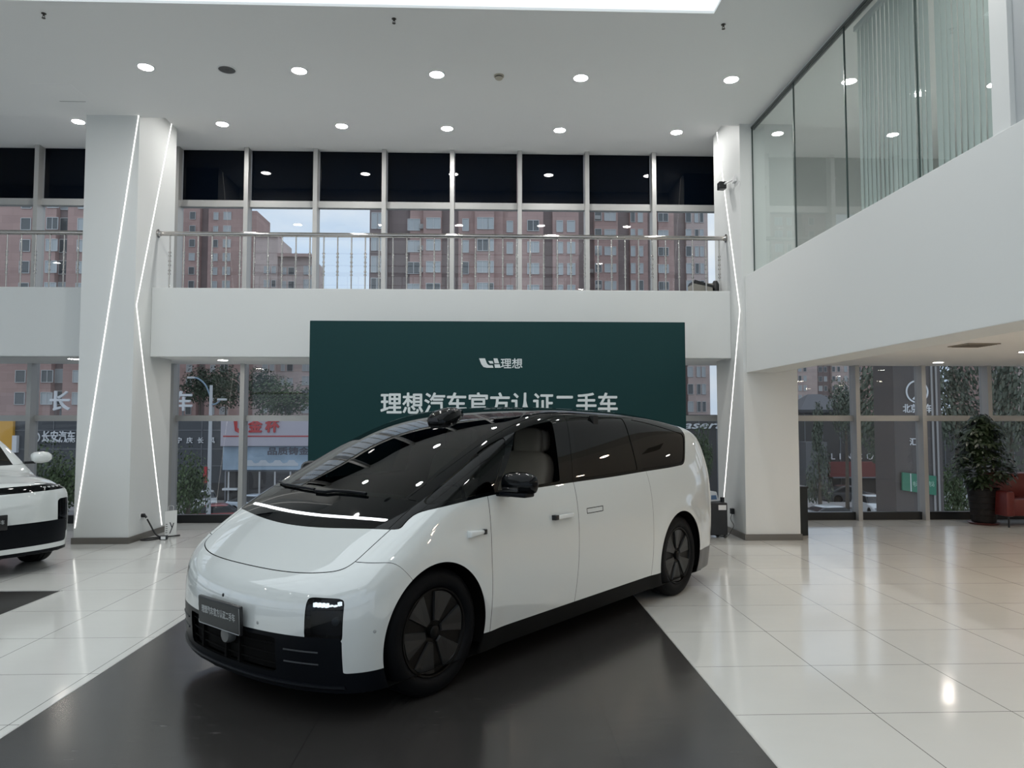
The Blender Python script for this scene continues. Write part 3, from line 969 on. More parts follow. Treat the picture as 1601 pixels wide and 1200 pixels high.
    # wipers
    for (pts, r) in (([(0.10, -0.14), (0.10, -0.02), (0.082, 0.05), (0.075, 0.20), (0.072, 0.37)], 0.011), ([(-0.02, -0.76), (0.03, -0.62), (0.07, -0.36), (0.085, -0.17)], 0.010)):
        P = []
        for k in range(len(pts) - 1):
            for t in np.linspace(0, 1, 5)[: 5 if k == len(pts) - 2 else 4]:
                a = [pts[k][i] + (pts[k + 1][i] - pts[k][i]) * t for i in range(2)]
                q, n = S.hit((a[0], a[1], 2.4), (0, 0, -1)); P.append(q + n * 0.014)
        MB().tube(P, r, 6).build('wiper', SATINBLACK, van, 40)
    # number plate
    pl = bpy.data.objects.new('licence_plate', None)
    m = MB(); m.box(-0.235, 0.235, -0.012, 0.012, -0.083, 0.083)
    pl = m.build('licence_plate', [mat('plate_frame_black', (0.014, 0.014, 0.015), 0.3)], van, 40, bevel=0.006)
    q, n = S.hit((1.6, 0.018, 0.512), (-1, 0, 0)); pl.location = Vector(q) + Vector((0.030, 0, 0)); pl.rotation_euler = (0, math.radians(-4), PI / 2)
    pl.rotation_euler = (math.radians(3), 0, PI / 2)
    pl['label'] = 'black plate with one line of white characters'
    m = MB(); m.box(-0.224, 0.224, -0.0135, -0.012, -0.072, 0.072); m.build('plate_face', mat('plate_dark_grey', (0.022, 0.025, 0.025), 0.45), pl)
    e = MB(); e.tube([(-0.228, -0.011, -0.06), (-0.228, -0.011, -0.074), (-0.222, -0.011, -0.079), (0.222, -0.011, -0.079), (0.229, -0.011, -0.072), (0.229, -0.011, 0.072)], 0.0035, 6)
    e.build('plate_edge', mat('pale_plate_edge', (0.45, 0.46, 0.46), 0.3, 0.8), pl, 40)
    lettering(pl, 'lettering', '理想汽车官方认证二手车', 0.05, mat('plate_letter_grey', (0.42, 0.44, 0.44), 0.5), (0, -0.0145, 0.012), 0.0006, 0.0006, 0.375)
    # towing cover, parking sensors, nose camera
    q, n = S.hit((1.6, 0.045, 0.395), (-1, 0, 0))
    m = MB().lathe([(0.0, 0.02), (0.042, 0.018), (0.05, 0.0), (0.05, -0.03)], 24, (0, 0, 0), 'y')
    o = m.build('radar_cover', mat('mid_grey_plastic', (0.11, 0.115, 0.115), 0.35), van, 40); o.location = Vector(q) + Vector((0.0, 0, 0)); o.rotation_euler = (0, 0, -PI / 2)
    for (yy, zz) in ((0.335, 0.508), (-0.335, 0.508)):
        q, n = S.hit((1.6, yy, zz), (-1, 0, 0)); n = Vector(n)
        m = MB().lathe([(0.0, 0.001), (0.009, 0.001), (0.0098, 0.0005), (0.0098, -0.003), (0.0118, -0.003), (0.0118, 0.0)], 20, (0, 0, 0), 'y')
        o = m.build('parking_sensor', mat('sensor_grey', (0.35, 0.36, 0.36), 0.35), van, 40)
        o.location = q; o.rotation_euler = n.to_track_quat('Y', 'Z').to_euler()
    q, n = S.hit((0.50, 1.6, 0.50), (0, -1, 0)); n = Vector(n)
    o = dup(o, q); o.parent = van; o.rotation_euler = n.to_track_quat('Y', 'Z').to_euler()
    q, n = S.hit((1.6, -0.02, 0.612), (-1, 0, 0))
    m = MB().lathe([(0.0, 0.003), (0.010, 0.002), (0.012, -0.004)], 16, (0, 0, 0), 'y')
    o = m.build('nose_camera', BLACKP, van, 40); o.location = q; o.rotation_euler = (0, 0, -PI / 2)
    # cabin
    m = MB(); m.box(-4.0, 0.35, -0.80, 0.80, 0.34, 0.40); m.build('cabin_floor', LINING, van)
    m = MB(); m.prism([(0.30, 0.75), (-0.02, 1.10), (-0.35, 1.13), (-0.50, 1.06), (-0.46, 0.78)], -0.80, 0.80, 'xz')
    m.build('dashboard', mat('dark_dashboard', (0.016, 0.016, 0.016), 0.6), van, 40, bevel=0.02)
    sw = MB(); pts = [(0.0, 0.18 * math.cos(a), 0.18 * math.sin(a)) for a in np.linspace(0, 2 * PI, 33)]
    sw.tube(pts, 0.015, 8, cap=False).box(-0.01, 0.01, -0.17, 0.17, -0.02, 0.02)
    o = sw.build('steering_wheel', BLACKP, van, 40); o.location = (-0.62, 0.40, 1.03); o.rotation_euler = (0, math.radians(-25), 0)
    MB().box(-2.05, -1.98, -0.80, 0.80, 0.40, 1.70).build('cabin_divider', mat('dark_cabin_trim', (0.006, 0.006, 0.006), 0.8), van)

    def cushion(sx, sy, sz, e=2.6, n=18):
        vs_ = []; fs_ = []
        pw = lambda c, p: math.copysign(abs(c) ** p, c)
        for i in range(n + 1):
            t = -PI / 2 + PI * i / n
            for k in range(2 * n):
                a = 2 * PI * k / (2 * n)
                p = 2 / e
                vs_.append((sx * pw(math.cos(t), p) * pw(math.cos(a), p), sy * pw(math.cos(t), p) * pw(math.sin(a), p), sz * pw(math.sin(t), p)))
        for i in range(n):
            for k in range(2 * n):
                k2 = (k + 1) % (2 * n)
                fs_.append((i * 2 * n + k, i * 2 * n + k2, (i + 1) * 2 * n + k2, (i + 1) * 2 * n + k))
        return MB().add(vs_, fs_)
    for yy in (0.40, -0.40):
        s = cushion(0.27, 0.26, 0.09, 4).build('front_seat', BEIGE, van, 70); s.location = (-1.15, yy, 0.72)
        b = cushion(0.085, 0.265, 0.36, 4.5).build('seat_back', BEIGE, s, 70); b.location = (-0.36, 0, 0.34); b.rotation_euler = (0, math.radians(-16), 0)
        hr = cushion(0.06, 0.145, 0.125, 4).build('headrest', BEIGE, s, 70); hr.location = (-0.47, 0, 0.755); hr.rotation_euler = (0, math.radians(-8), 0)
        wv = cushion(0.05, 0.17, 0.10, 4).build('headrest_wing', BEIGE, s, 70); wv.location = (-0.505, 0, 0.775)


van_details(S, van)

# ================================================================== banner behind the van
bn = thing('banner_wall', 'large dark green display banner with white characters standing behind the white van', 'banner', (0.145, 9.55, 0))
m = MB().box(-2.50, 2.50, 0, 0.10, 0.02, 2.985); m.build('banner_cloth', GREEN, bn, 40, bevel=0.008)
for x in (-2.3, 0.0, 2.3):
    MB().tube([(x, 0.12, 0.0), (x, 0.12, 2.9)], 0.02, 8).tube([(x, 0.12, 1.6), (x, 0.75, 0.02)], 0.018, 8).box(x - 0.25, x + 0.25, 0.11, 0.14, 0, 0.02).build('support_frame', ALU, bn, 40)
lettering(bn, 'lettering', '理想汽车官方认证二手车', 0.30, LETTER, (0.01, -0.002, 1.893), 0.001, 0.006, 3.13)
lettering(bn, 'lettering', '理想', 0.145, LETTER, (0.167, -0.002, 2.425), 0.001, 0.002, 0.285)
m = MB()
lg = lambda pts: m.prism([(-0.265 + 0.29 * a, 2.365 + 0.125 * b) for a, b in pts], -0.003, 0.0, 'xz')
lg([(0.00, 1.0), (0.27, 1.0), (0.37, 0.42), (0.46, 0.26), (0.62, 0.26), (0.66, 0.0), (0.36, 0.0), (0.20, 0.08), (0.10, 0.40)])
lg([(0.42, 0.72), (0.62, 0.72), (0.66, 0.45), (0.50, 0.45)])
lg([(0.56, 0.92), (0.62, 1.0), (0.66, 1.0), (0.84, 1.0), (0.80, 0.52), (0.68, 0.52)]) if False else lg([(0.66, 1.0), (0.84, 1.0), (0.92, 0.48), (0.71, 0.48)])
lg([(0.70, 0.38), (0.94, 0.38), (1.0, 0.0), (0.73, 0.0)])
m.build('logo', LETTER, bn)

# ================================================================== light lines on the columns
def led(name, pts, normal, label, group=None):
    n = Vector(normal); m = MB()
    P = [Vector(p) for p in pts]
    w = 0.0036
    for a, b in zip(P[:-1], P[1:]):
        d = (b - a).normalized(); t = d.cross(n).normalized() * w
        e = d * w * 0.4
        c8 = [a - t - e, a + t - e, b + t + e, b - t + e]
        m.add([q for q in c8] + [q + n * 0.007 for q in c8], [(0, 1, 2, 3), (7, 6, 5, 4), (0, 4, 5, 1), (1, 5, 6, 2), (2, 6, 7, 3), (3, 7, 4, 0)])
    return tag(m.build(name, LED), label, 'led strip', group)


led('led_strip', [(-4.885, CY0, 5.915), (-5.583, CY0, 0.216)], (0, -1, 0), 'straight lit light line slanting down the front face of the left-hand column')
led('led_strip', [(CLX1, 11.02, 6.215), (CLX1, 10.077, 3.259), (CLX1, 11.03, 0.113)], (1, 0, 0), 'kinked lit light line on the side face of the left-hand column')
led('led_strip', [(CRX0, 11.02, 6.20), (CRX0, 10.127, 3.239), (CRX0, 11.0, 0.35)], (-1, 0, 0), 'kinked lit light line on the side face of the right-hand column')

# ================================================================== ceiling fittings
def downlight(x, y, z, label, r=0.075, group='recessed ceiling downlights', lens=None):
    t = thing('downlight', label, 'downlight', (x, y, z), 0, group)
    MB().lathe([(r + 0.018, 0.0), (r + 0.018, -0.006), (r, -0.008), (r, 0.0)], 28, close=True).build('lamp_ring', RING, t, 40)
    MB().lathe([(0.0, -0.005), (r, -0.005)], 28).build('lamp_lens', lens or LAMP, t)
    return t


nth = ['first', 'second', 'third', 'fourth', 'fifth', 'sixth', 'seventh', 'eighth']
for i, (x, y) in enumerate(((-4.13, 8.62), (-2.306, 8.65), (-0.638, 8.69), (1.146, 8.72), (3.031, 8.70))):
    downlight(x, y, ZC, 'round lit downlight in the row below the luminous ceiling, %s from the left-hand column' % nth[i], 0.085)
for i, (x, y) in enumerate(((-6.25, 10.98), (-4.09, 11.0), (-2.27, 11.01), (-0.645, 11.05), (1.117, 11.06), (2.97, 11.08))):
    downlight(x, y, 6.22, 'round lit downlight over the gallery windows, ' + ('beyond the left-hand column' if i == 0 else '%s to the right of the left-hand column' % nth[i - 1]), 0.085)
SOFTLAMP = emit('soft_downlight_lens', (1.0, 0.93, 0.84), 95.0)
WARMLAMP = emit('warm_downlight_lens', (1.0, 0.77, 0.57), 245.0)
for i, (x, y) in enumerate(((7.2, 11.27), (7.28, 9.5))):
    downlight(x, y, 2.60, 'flat round downlight under the mezzanine, ' + ('above the potted plant by the windows', 'at the picture edge above the red armchair')[i], lens=SOFTLAMP)
for x in (5.4, 7.3, 9.2):
    for y in (7.6, 5.7, 3.8):
        downlight(x, y, 2.60, 'warm round downlight of the grid under the nearer part of the mezzanine', 0.075, 'warm downlights under the mezzanine', WARMLAMP)
for i, (x, y) in enumerate(((-4.08, 11.2), (-6.25, 11.05), (-2.0, 11.2), (0.6, 11.2), (2.6, 11.2))):
    downlight(x, y, 2.60, 'flat round downlight under the gallery, ' + ('just right of the left-hand column', 'just left of the left-hand column', 'hidden behind the banner on its left part', 'hidden behind the banner middle', 'hidden behind the banner right part')[i], lens=SOFTLAMP)
for i, (x, y) in enumerate(((-11.6, 4.6), (-11.6, 1.0), (3.0, 5.0), (3.0, 1.2), (3.0, -2.6), (-11.6, -2.6), (-8.0, -7.2), (-4.5, -7.2), (-1.0, -7.2), (2.4, -7.2))):
    downlight(x, y, ZC, 'round lit downlight in the main ceiling beside the luminous panels, behind the viewer', 0.085)
for x, y in ((5.6, 9.0), (5.6, 7.0), (7.2, 8.0), (5.6, 5.5)):  # unseen office lamps, added to brighten the room behind the glass
    downlight(x, y, 5.915, 'unseen round downlight added to brighten the office behind the greenish glass', 0.07)

t = thing('ceiling_speaker', 'round grey speaker grille in the main ceiling between two downlights', 'speaker', (-3.175, 8.65, ZC))
MB().lathe([(0.115, 0.0), (0.115, -0.007), (0.100, -0.010), (0.098, -0.004)], 32).build('speaker_ring', RING, t, 40)
MB().lathe([(0.0, -0.006), (0.10, -0.006)], 32).lathe([(0.02, -0.007), (0.024, -0.010), (0.028, -0.007)], 20).build('speaker_grille', mat('grey_speaker_mesh', (0.12, 0.12, 0.12), 0.7, bump=0.6, bscale=260), t)
t = thing('smoke_detector', 'small round cream smoke detector on the main ceiling', 'smoke detector', (0.128, 8.70, ZC))
CREAM = mat('aged_cream_plastic', (0.50, 0.46, 0.38), 0.5)
MB().lathe([(0.0, 0), (0.062, 0), (0.062, -0.014), (0.0, -0.014)], 24).build('detector_base', CREAM, t, 40)
MB().lathe([(0.045, -0.014), (0.045, -0.024), (0.036, -0.026)], 24).build('detector_vent', mat('dark_vent', (0.03, 0.028, 0.025), 0.7), t, 40)
MB().lathe([(0.046, -0.026), (0.046, -0.040), (0.034, -0.050), (0.0, -0.052)], 24).build('detector_cap', CREAM, t, 40)
for i, (x, y, lab) in enumerate(((-1.005, 7.478, 'beside the luminous ceiling in the middle'), (2.526, 7.47, 'near the corner of the luminous ceiling'), (-4.66, 7.5, 'at the far end of the luminous ceiling'))):
    t = thing('fire_sprinkler', 'tiny dark sprinkler head on the ceiling ' + lab, 'sprinkler', (x, y, ZC), 0, 'ceiling sprinkler heads'); t.scale = (0.7, 0.7, 0.7)
    DK = mat('dull_brass', (0.10, 0.09, 0.08), 0.4, 0.7)
    MB().lathe([(0.0, 0), (0.035, 0), (0.035, -0.006), (0.012, -0.01), (0.012, -0.035)], 16).build('sprinkler_body', DK, t, 40)
    MB().tube([(0.011, 0, -0.03), (0.018, 0, -0.05), (0.004, 0, -0.07)], 0.004, 6).tube([(-0.011, 0, -0.03), (-0.018, 0, -0.05), (-0.004, 0, -0.07)], 0.004, 6).build('sprinkler_arm', DK, t, 40)
    MB().lathe([(0.0, -0.07), (0.026, -0.07), (0.026, -0.074), (0.0, -0.074)], 16).build('deflector', DK, t, 40)
t = thing('ceiling_hatch', 'flush square access hatch with a thin dark joint in the main ceiling', 'hatch', (-5.55, 9.35, ZC))
MB().box(-0.25, 0.25, -0.25, 0.25, -0.003, 0.0).build('hatch_panel', CEIL, t)
MB().box(-0.17, 0.17, 0.25, 0.258, -0.004, 0.0).build('hatch_joint', mat('dark_joint', (0.1, 0.1, 0.1), 0.8), t)
t = thing('air_vent', 'beige square air vent grille in the ceiling under the mezzanine', 'vent', (6.0, 8.68, 2.60))
MB().box(-0.20, 0.20, -0.20, 0.20, -0.012, 0.0).build('vent_frame', mat('beige_grille', (0.30, 0.27, 0.23), 0.5), t)
v = MB()
for k in range(9):
    v.box(-0.17, 0.17, -0.16 + k * 0.04 - 0.012, -0.16 + k * 0.04 + 0.006, -0.018, -0.012)
v.build('vent_louver', mat('brown_louver', (0.20, 0.17, 0.14), 0.5), t)

# ================================================================== gallery railing
def railing(name, x0, x1, y, z0, z1, n, xs, label, flanges):
    t = thing(name, label, 'railing', (0, 0, 0), 0, 'steel railings on the gallery')
    pts = [(x0, y + 0.02, z1), (x0 + 0.05, y, z1)] if False else [(x0, y, z1)]
    m = MB().tube([(x0, y, z1), (x1, y, z1)], 0.034, 14); m.build('handrail', STEEL, t, 40)
    proto = None
    for x in xs:
        if proto is None:
            m = MB().tube([(0, 0, z0), (0, 0, z1 - 0.03)], 0.010, 10)
            zm = (z0 + z1) / 2 - 0.02
            prof = []
            for dz in (-0.16, -0.11, -0.03, 0.03, 0.11, 0.16):
                prof += [(0.012, dz - 0.012), (0.020, dz - 0.006), (0.020, dz + 0.006), (0.012, dz + 0.012)]
            m.lathe(prof, 12, (0, 0, zm))
            proto = m.build('baluster', STEEL, t, 50); proto.location = (x, y, 0)
        else:
            o = proto.copy(); col.objects.link(o); o.parent = t; o.location = (x, y, 0)
    for x, sg in flanges:
        MB().lathe([(0.0, 0.0), (0.062, 0.0), (0.062, 0.012), (0.045, 0.022), (0.036, 0.05), (0.0, 0.05)], 20).build('wall_flange', STEEL, t, 40).matrix_local = Matrix.Translation((x, y, z1)) @ Matrix.Rotation(sg * PI / 2, 4, 'Y')
    return t


RY = 10.67
xs = [-4.69 + 0.2045 * k for k in range(41)]
railing('steel_railing', CLX1, CRX0, RY, 3.58, 4.42, 41, [x for x in xs if x < 3.55], 'long polished steel railing on the gallery between the two columns', ((CLX1, 1), (CRX0, -1)))
xs = [-5.81 - 0.2045 * k for k in range(20)]
railing('steel_railing', -10.0, CLX0, RY, 3.58, 4.42, 20, xs, 'short length of polished steel railing on the gallery left of the left-hand column', ((CLX0, -1),))

# things left on the gallery
t = thing('storage_crate', 'grey beige crate on the gallery beside the right-hand column', 'crate', (3.30, 11.0, 3.30), 0.0)
GB = mat('grey_beige_card', (0.30, 0.285, 0.25), 0.7)
MB().box(-0.16, 0.14, -0.16, 0.16, 0.0, 0.47).build('crate_body', GB, t, bevel=0.01)
MB().prism([(-0.16, 0.47), (0.16, 0.40), (0.16, 0.43), (-0.14, 0.52)], -0.17, 0.17, 'xz').build('black_flap', BLACKP, t)
t = tag(MB().lathe([(0.0, 0.0), (0.05, 0.0), (0.062, 0.25), (0.064, 0.38), (0.052, 0.49), (0.03, 0.535), (0.0, 0.54)], 20).build('cloth_bag', BLACKP, None, 60), 'small black rounded bag on the gallery next to the right-hand column', 'bag')
t.location = (3.53, 11.0, 3.30)
struct('trim_1', MB().box(2.9, 3.595, 10.70, 11.3, 2.86, 3.30), GB)

# ================================================================== right wing: glass partition and blinds
gy = [CY0, 8.63, 7.36, 6.10, 5.04]
for i in range(4):
    y1, y0 = gy[i], gy[i + 1]
    o = struct('window_%d' % (wi + 1 + i), MB().quad((3.78, y1 - 0.004, 3.71), (3.78, y0 + 0.004, 3.71), (3.78, y0 + 0.004, 5.86), (3.78, y1 - 0.004, 5.86)), PARTITION)
    struct('pane_edge', MB().box(3.772, 3.790, y1 - 0.012, y1 - 0.002, 3.71, 5.86), mat('dark_glass_edge', (0.06, 0.085, 0.08), 0.3), o)
struct('trim_2', MB().box(3.765, 3.785, 4.9, CY0, 5.85, 5.875).box(3.80, 3.815, 4.9, CY0, 5.83, 5.86), mat('dark_rail', (0.08, 0.09, 0.09), 0.4))
def blind(y0, y1, label):
    t = thing('vertical_blind', label, 'blind', (3.92, 0, 0), 0, 'vertical blinds in the office')
    MB().box(-0.03, 0.03, y0, y1, 5.80, 5.855).build('head_rail', RING, t)
    m = MB(); y = y0 + 0.04; k = 0
    while y < y1:
        a = R.uniform(0.10, 0.24)
        dy, dx = 0.0445 * math.cos(a), 0.0445 * math.sin(a)
        dr = R.uniform(-0.006, 0.006)
        m.add([(-dx, y - dy, 5.80), (dx, y + dy, 5.80), (dx, y + dy + dr, 3.74), (-dx, y - dy + dr, 3.74)], [(0, 1, 2, 3)])
        y += 0.077
    m.build('blind_slats', SLAT, t)


blind(6.12, 7.36, 'pale vertical blind behind the third glass pane from the column')
blind(5.04, 6.08, 'pale vertical blind behind the nearest glass pane')

# ================================================================== small things at the columns
t = thing('security_camera', 'small black security camera on the inner face of the right-hand column', 'camera', (CRX0, 10.30, 5.16))
MB().box(-0.035, 0.0, -0.14, -0.02, -0.03, 0.06).build('mount_plate', RING, t, bevel=0.005)
MB().tube([(-0.02, -0.06, 0.02), (-0.06, 0.06, 0.02), (-0.10, 0.16, 0.02)], 0.013, 8).build('mount_arm', RING, t, 40)
MB().box(-0.17, -0.06, 0.13, 0.25, -0.05, 0.06).build('camera_body', BLACKP, t, bevel=0.012)
MB().tube([(-0.02, -0.05, -0.03), (-0.03, -0.10, -0.11), (-0.02, -0.22, -0.12), (-0.01, -0.28, -0.06), (-0.01, -0.3, -0.12)], 0.004, 6).build('camera_cable', RING, t, 40)

t = thing('wall_socket', 'white wall socket on the side of the left-hand column holding a thick plug', 'socket', (CLX1, 10.38, 0.335))
MB().box(0.0, 0.008, -0.043, 0.043, -0.043, 0.043).build('socket_plate', RING, t, bevel=0.004)
o = MB().tube([(0.008, 0, 0), (0.05, 0, 0)], 0.028, 14).tube([(0.05, 0, 0), (0.075, 0, -0.03)], 0.016, 10)
cp = [(0.085, 0.0, -0.05), (0.12, 0.02, -0.13), (0.18, 0.0, -0.22), (0.23, -0.02, -0.27), (0.28, -0.02, -0.295)]
c_ = thing('charging_cable', 'thick black charging cable with an inline box hanging from the socket on the left-hand column', 'cable', (CLX1, 10.38, 0.335))
o.build('plug', BLACKC, c_, 40)
def smooth(pts, n=8):
    P = [Vector(p) for p in pts]; out = []
    for i in range(len(P) - 1):
        a, b, c, d = P[max(i - 1, 0)], P[i], P[i + 1], P[min(i + 2, len(P) - 1)]
        for k in range(n):
            t = k / n
            out.append(0.5 * ((2 * b) + (c - a) * t + (2 * a - 5 * b + 4 * c - d) * t * t + (3 * b - a - 3 * c + d) * t ** 3))
    return out + [P[-1]]
MB().tube(smooth(cp), 0.011, 8).build('cable_lead', BLACKC, c_, 60)
bx = MB().box(-0.045, 0.055, -0.035, 0.035, -0.03, 0.03).build('control_box', BLACKP, c_, bevel=0.01); bx.location = (0.325, -0.02, -0.305)
MB().box(-0.02, 0.045, -0.037, -0.035, -0.02, 0.02).build('box_label', RING, bx)
MB().tube(smooth([(0.28, -0.03, -0.318), (0.15, -0.12, -0.323), (0.05, -0.10, -0.323), (0.10, 0.05, -0.323), (0.30, 0.18, -0.323), (0.42, 0.30, -0.323)]), 0.010, 8).build('cable_tail', BLACKC, c_, 60)

t = thing('paper_bag', 'small white paper bag with a dark plant print beside the left-hand column', 'bag', (-4.60, 10.72, 0), 0.35)
MB().add([(-0.075, -0.06, 0), (0.075, -0.06, 0), (0.075, 0.06, 0), (-0.075, 0.06, 0), (-0.078, -0.055, 0.36), (0.078, -0.055, 0.37), (0.078, 0.055, 0.36), (-0.078, 0.055, 0.35)],
         [(3, 2, 1, 0), (0, 1, 5, 4), (1, 2, 6, 5), (2, 3, 7, 6), (3, 0, 4, 7)]).build('bag_body', mat('white_paper', (0.75, 0.75, 0.73), 0.6), t)
MB().tube(smooth([(-0.03, -0.057, 0.355), (-0.03, -0.06, 0.43), (0.03, -0.06, 0.43), (0.03, -0.057, 0.36)]), 0.003, 6).build('bag_handle', RING, t, 40)
pr = MB()
for a, b in (((-0.05, 0.02), (-0.02, 0.10)), ((-0.02, 0.10), (-0.05, 0.18)), ((-0.02, 0.10), (0.0, 0.17))):
    d = Vector((b[0] - a[0], 0, b[1] - a[1])).normalized(); n_ = Vector((-d.z, 0, d.x)) * 0.006
    A = Vector((0.04 + a[0], -0.0615, a[1] + 0.02)); B = Vector((0.04 + b[0], -0.0600, b[1] + 0.02))
    pr.quad(A - n_, A + n_, B + n_, B - n_)
for k in range(5):
    pr.quad((-0.065, -0.0612, 0.05 + 0.03 * k), (-0.04, -0.0612, 0.05 + 0.03 * k), (-0.04, -0.0610, 0.058 + 0.03 * k), (-0.065, -0.0610, 0.058 + 0.03 * k))
pr.build('bag_print', BLACKP, t)

t = thing('plug_adapter', 'black charger plugged low into the inner face of the right-hand column with a thin wire', 'charger', (CRX0, 10.52, 0.345))
MB().box(-0.05, 0.0, -0.035, 0.035, -0.04, 0.04).build('adapter_body', BLACKP, t, bevel=0.006)
MB().tube(smooth([(-0.03, 0, -0.04), (-0.04, 0.03, -0.12), (-0.03, -0.07, -0.20), (-0.04, 0.02, -0.29), (-0.1, -0.05, -0.338), (-0.2, -0.15, -0.34), (-0.30, 0.05, -0.34)]), 0.004, 6).build('adapter_wire', BLACKC, t, 60)

t = thing('rolling_cabinet', 'small black cabinet on castors behind the rear of the white van', 'cabinet', (3.24, 10.40, 0), 0.0)
MB().box(-0.16, 0.16, -0.2, 0.2, 0.045, 0.50).build('cabinet_body', BLACKP, t, bevel=0.012)
MB().box(0.03, 0.14, -0.204, -0.2, 0.40, 0.47).build('paper_label', RING, t)
for sx in (-0.13, 0.13):
    for sy in (-0.17, 0.17):
        MB().lathe([(0.0, -0.012), (0.022, -0.012), (0.022, 0.012), (0.0, 0.012)], 16, (sx, sy, 0.022), 'y').build('castor', BLACKP, t, 40)
MB().tube([(0.15, 0.0, 0.48), (0.15, 0.0, 0.56)], 0.03, 10).build('trolley_handle', BLACKP, t, 40)
t = thing('gift_bag', 'crumpled white and blue packet on top of the black rolling cabinet', 'packet', (3.24, 10.40, 0.502), 0.3)
MB().add([(-0.09, -0.05, 0), (0.09, -0.05, 0), (0.09, 0.05, 0), (-0.09, 0.05, 0), (-0.06, -0.03, 0.16), (0.05, -0.04, 0.14), (0.08, 0.02, 0.12), (-0.08, 0.03, 0.15)],
         [(3, 2, 1, 0), (0, 1, 5, 4), (1, 2, 6, 5), (2, 3, 7, 6), (3, 0, 4, 7), (4, 5, 6, 7)]).build('packet_wrap', mat('white_wrap', (0.6, 0.65, 0.7), 0.3), t, bevel=0.008)
MB().quad((-0.05, -0.0505, 0.03), (0.05, -0.0505, 0.03), (0.04, -0.046, 0.09), (-0.04, -0.042, 0.09)).build('blue_print', mat('blue_print', (0.08, 0.16, 0.30), 0.4), t)

t = thing('floor_cabinet', 'tall narrow black cabinet standing behind the right-hand column', 'cabinet', (4.505, 10.55, 0))
MB().box(-0.14, 0.145, -0.14, 0.14, 0.0, 0.68).build('cabinet_body', mat('matt_black_board', (0.008, 0.012, 0.013), 0.45), t, bevel=0.004)
MB().box(-0.15, 0.155, -0.15, 0.15, 0.68, 0.71).build('cabinet_top', BLACKP, t, bevel=0.004)

# ================================================================== potted plant and armchair
PX, PY = 8.02, 11.50
t = thing('potted_plant', 'tall bushy umbrella plant in a ribbed dark pot by the windows beside the red armchair', 'plant', (PX, PY, 0))
POT = mat('dark_brown_pot', (0.010, 0.008, 0.008), 0.45, spec=0.25)
prof = [(0.0, 0.03), (0.165, 0.03), (0.172, 0.04)]
for k in range(5):
    z = 0.05 + k * 0.103; r = 0.172 + 0.054 * (k + 0.1) / 5; r2 = 0.172 + 0.054 * (k + 1) / 5
    prof += [(r, z), (r2, z + 0.095), (r2 - 0.007, z + 0.099), (r2 - 0.007, z + 0.102)]
prof += [(0.236, 0.566), (0.240, 0.58), (0.225, 0.585), (0.215, 0.55), (0.0, 0.53)]
pot = MB().lathe(prof, 36).build('pot', POT, t, 35)
rg = MB()
for k in range(1, 5):
    z = 0.05 + k * 0.103; r2 = 0.172 + 0.054 * k / 5
    rg.lathe([(r2 - 0.006, z - 0.005), (r2 - 0.003, z - 0.003), (r2 - 0.006, z - 0.001)], 36)
rg.build('pot_groove', mat('pale_groove', (0.16, 0.15, 0.14), 0.4), pot)
MB().lathe([(0.0, 0.0), (0.20, 0.0), (0.235, 0.03), (0.228, 0.034), (0.19, 0.012), (0.0, 0.012)], 32).build('saucer', mat('dark_red_saucer', (0.10, 0.022, 0.02), 0.4), t, 40)
MB().lathe([(0.0, 0.555), (0.215, 0.55)], 20).build('soil', mat('dark_soil', (0.02, 0.014, 0.01), 0.9), t)
st = MB(); lf = MB()
def leaflet(mb, base, d, up, L, W):
    s_ = d.cross(up).normalized()
    n = 4; vs_ = []
    for i in range(n + 1):
        u = i / n
        c = base + d * (L * u) - up * (0.25 * L * u * u)
        w = W * (math.sin(PI * min(1, u * 0.92 + 0.06)) ** 0.8)
        vs_ += [c - s_ * w + up * 0.12 * w, c, c + s_ * w + up * 0.12 * w]
    fs_ = []
    for i in range(n):
        for k in (0, 1):
            fs_.append((3 * i + k, 3 * i + k + 1, 3 * i + k + 4, 3 * i + k + 3))
    mb.add(vs_, fs_)
for k in range(5):
    a = 2 * PI * k / 5
    st.tube(smooth([(0.04 * math.cos(a), 0.04 * math.sin(a), 0.54), (0.06 * math.cos(a), 0.06 * math.sin(a), 0.9), (0.05 * math.cos(a), 0.05 * math.sin(a), 1.35), (0.02 * math.cos(a), 0.02 * math.sin(a), 1.62)]), 0.010, 6)
for k in range(300):
    h = R.random() ** 0.8
    z = 0.60 + 1.13 * h
    env = 0.40 * (1 - h) ** 0.55 + 0.13 if h > 0.12 else 0.30 + 0.9 * h
    env = min(env, 0.47)
    a = R.uniform(0, 2 * PI); r = env * R.uniform(0.45, 0.98)
    c = Vector((r * math.cos(a), r * math.sin(a), z))
    out_ = Vector((math.cos(a), math.sin(a), 0))
    if R.random() < 0.35: st.tube([Vector((0.05 * math.cos(a), 0.05 * math.sin(a), z - 0.06)), c], 0.004, 4, cap=False)
    up = (Vector((0, 0, 1)) + out_ * 0.7 + Vector((R.uniform(-.3, .3), R.uniform(-.3, .3), 0))).normalized()
    e1 = up.orthogonal().normalized(); e2 = up.cross(e1); ph = R.uniform(0, 6)
    for q in range(R.choice((6, 7, 8))):
        b = ph + 2 * PI * q / 7
        d = (e1 * math.cos(b) + e2 * math.sin(b) + up * R.uniform(-0.15, 0.12)).normalized()
        L = R.uniform(0.075, 0.115)
        leaflet(lf, c + d * 0.02, d, up, L, L * 0.21)
st.build('stem', mat('green_brown_stem', (0.06, 0.06, 0.03), 0.7), t, 50)
lf.build('foliage', mat('glossy_dark_leaf', (0.020, 0.037, 0.015), 0.38, var=0.35, vscale=9), t, 60)

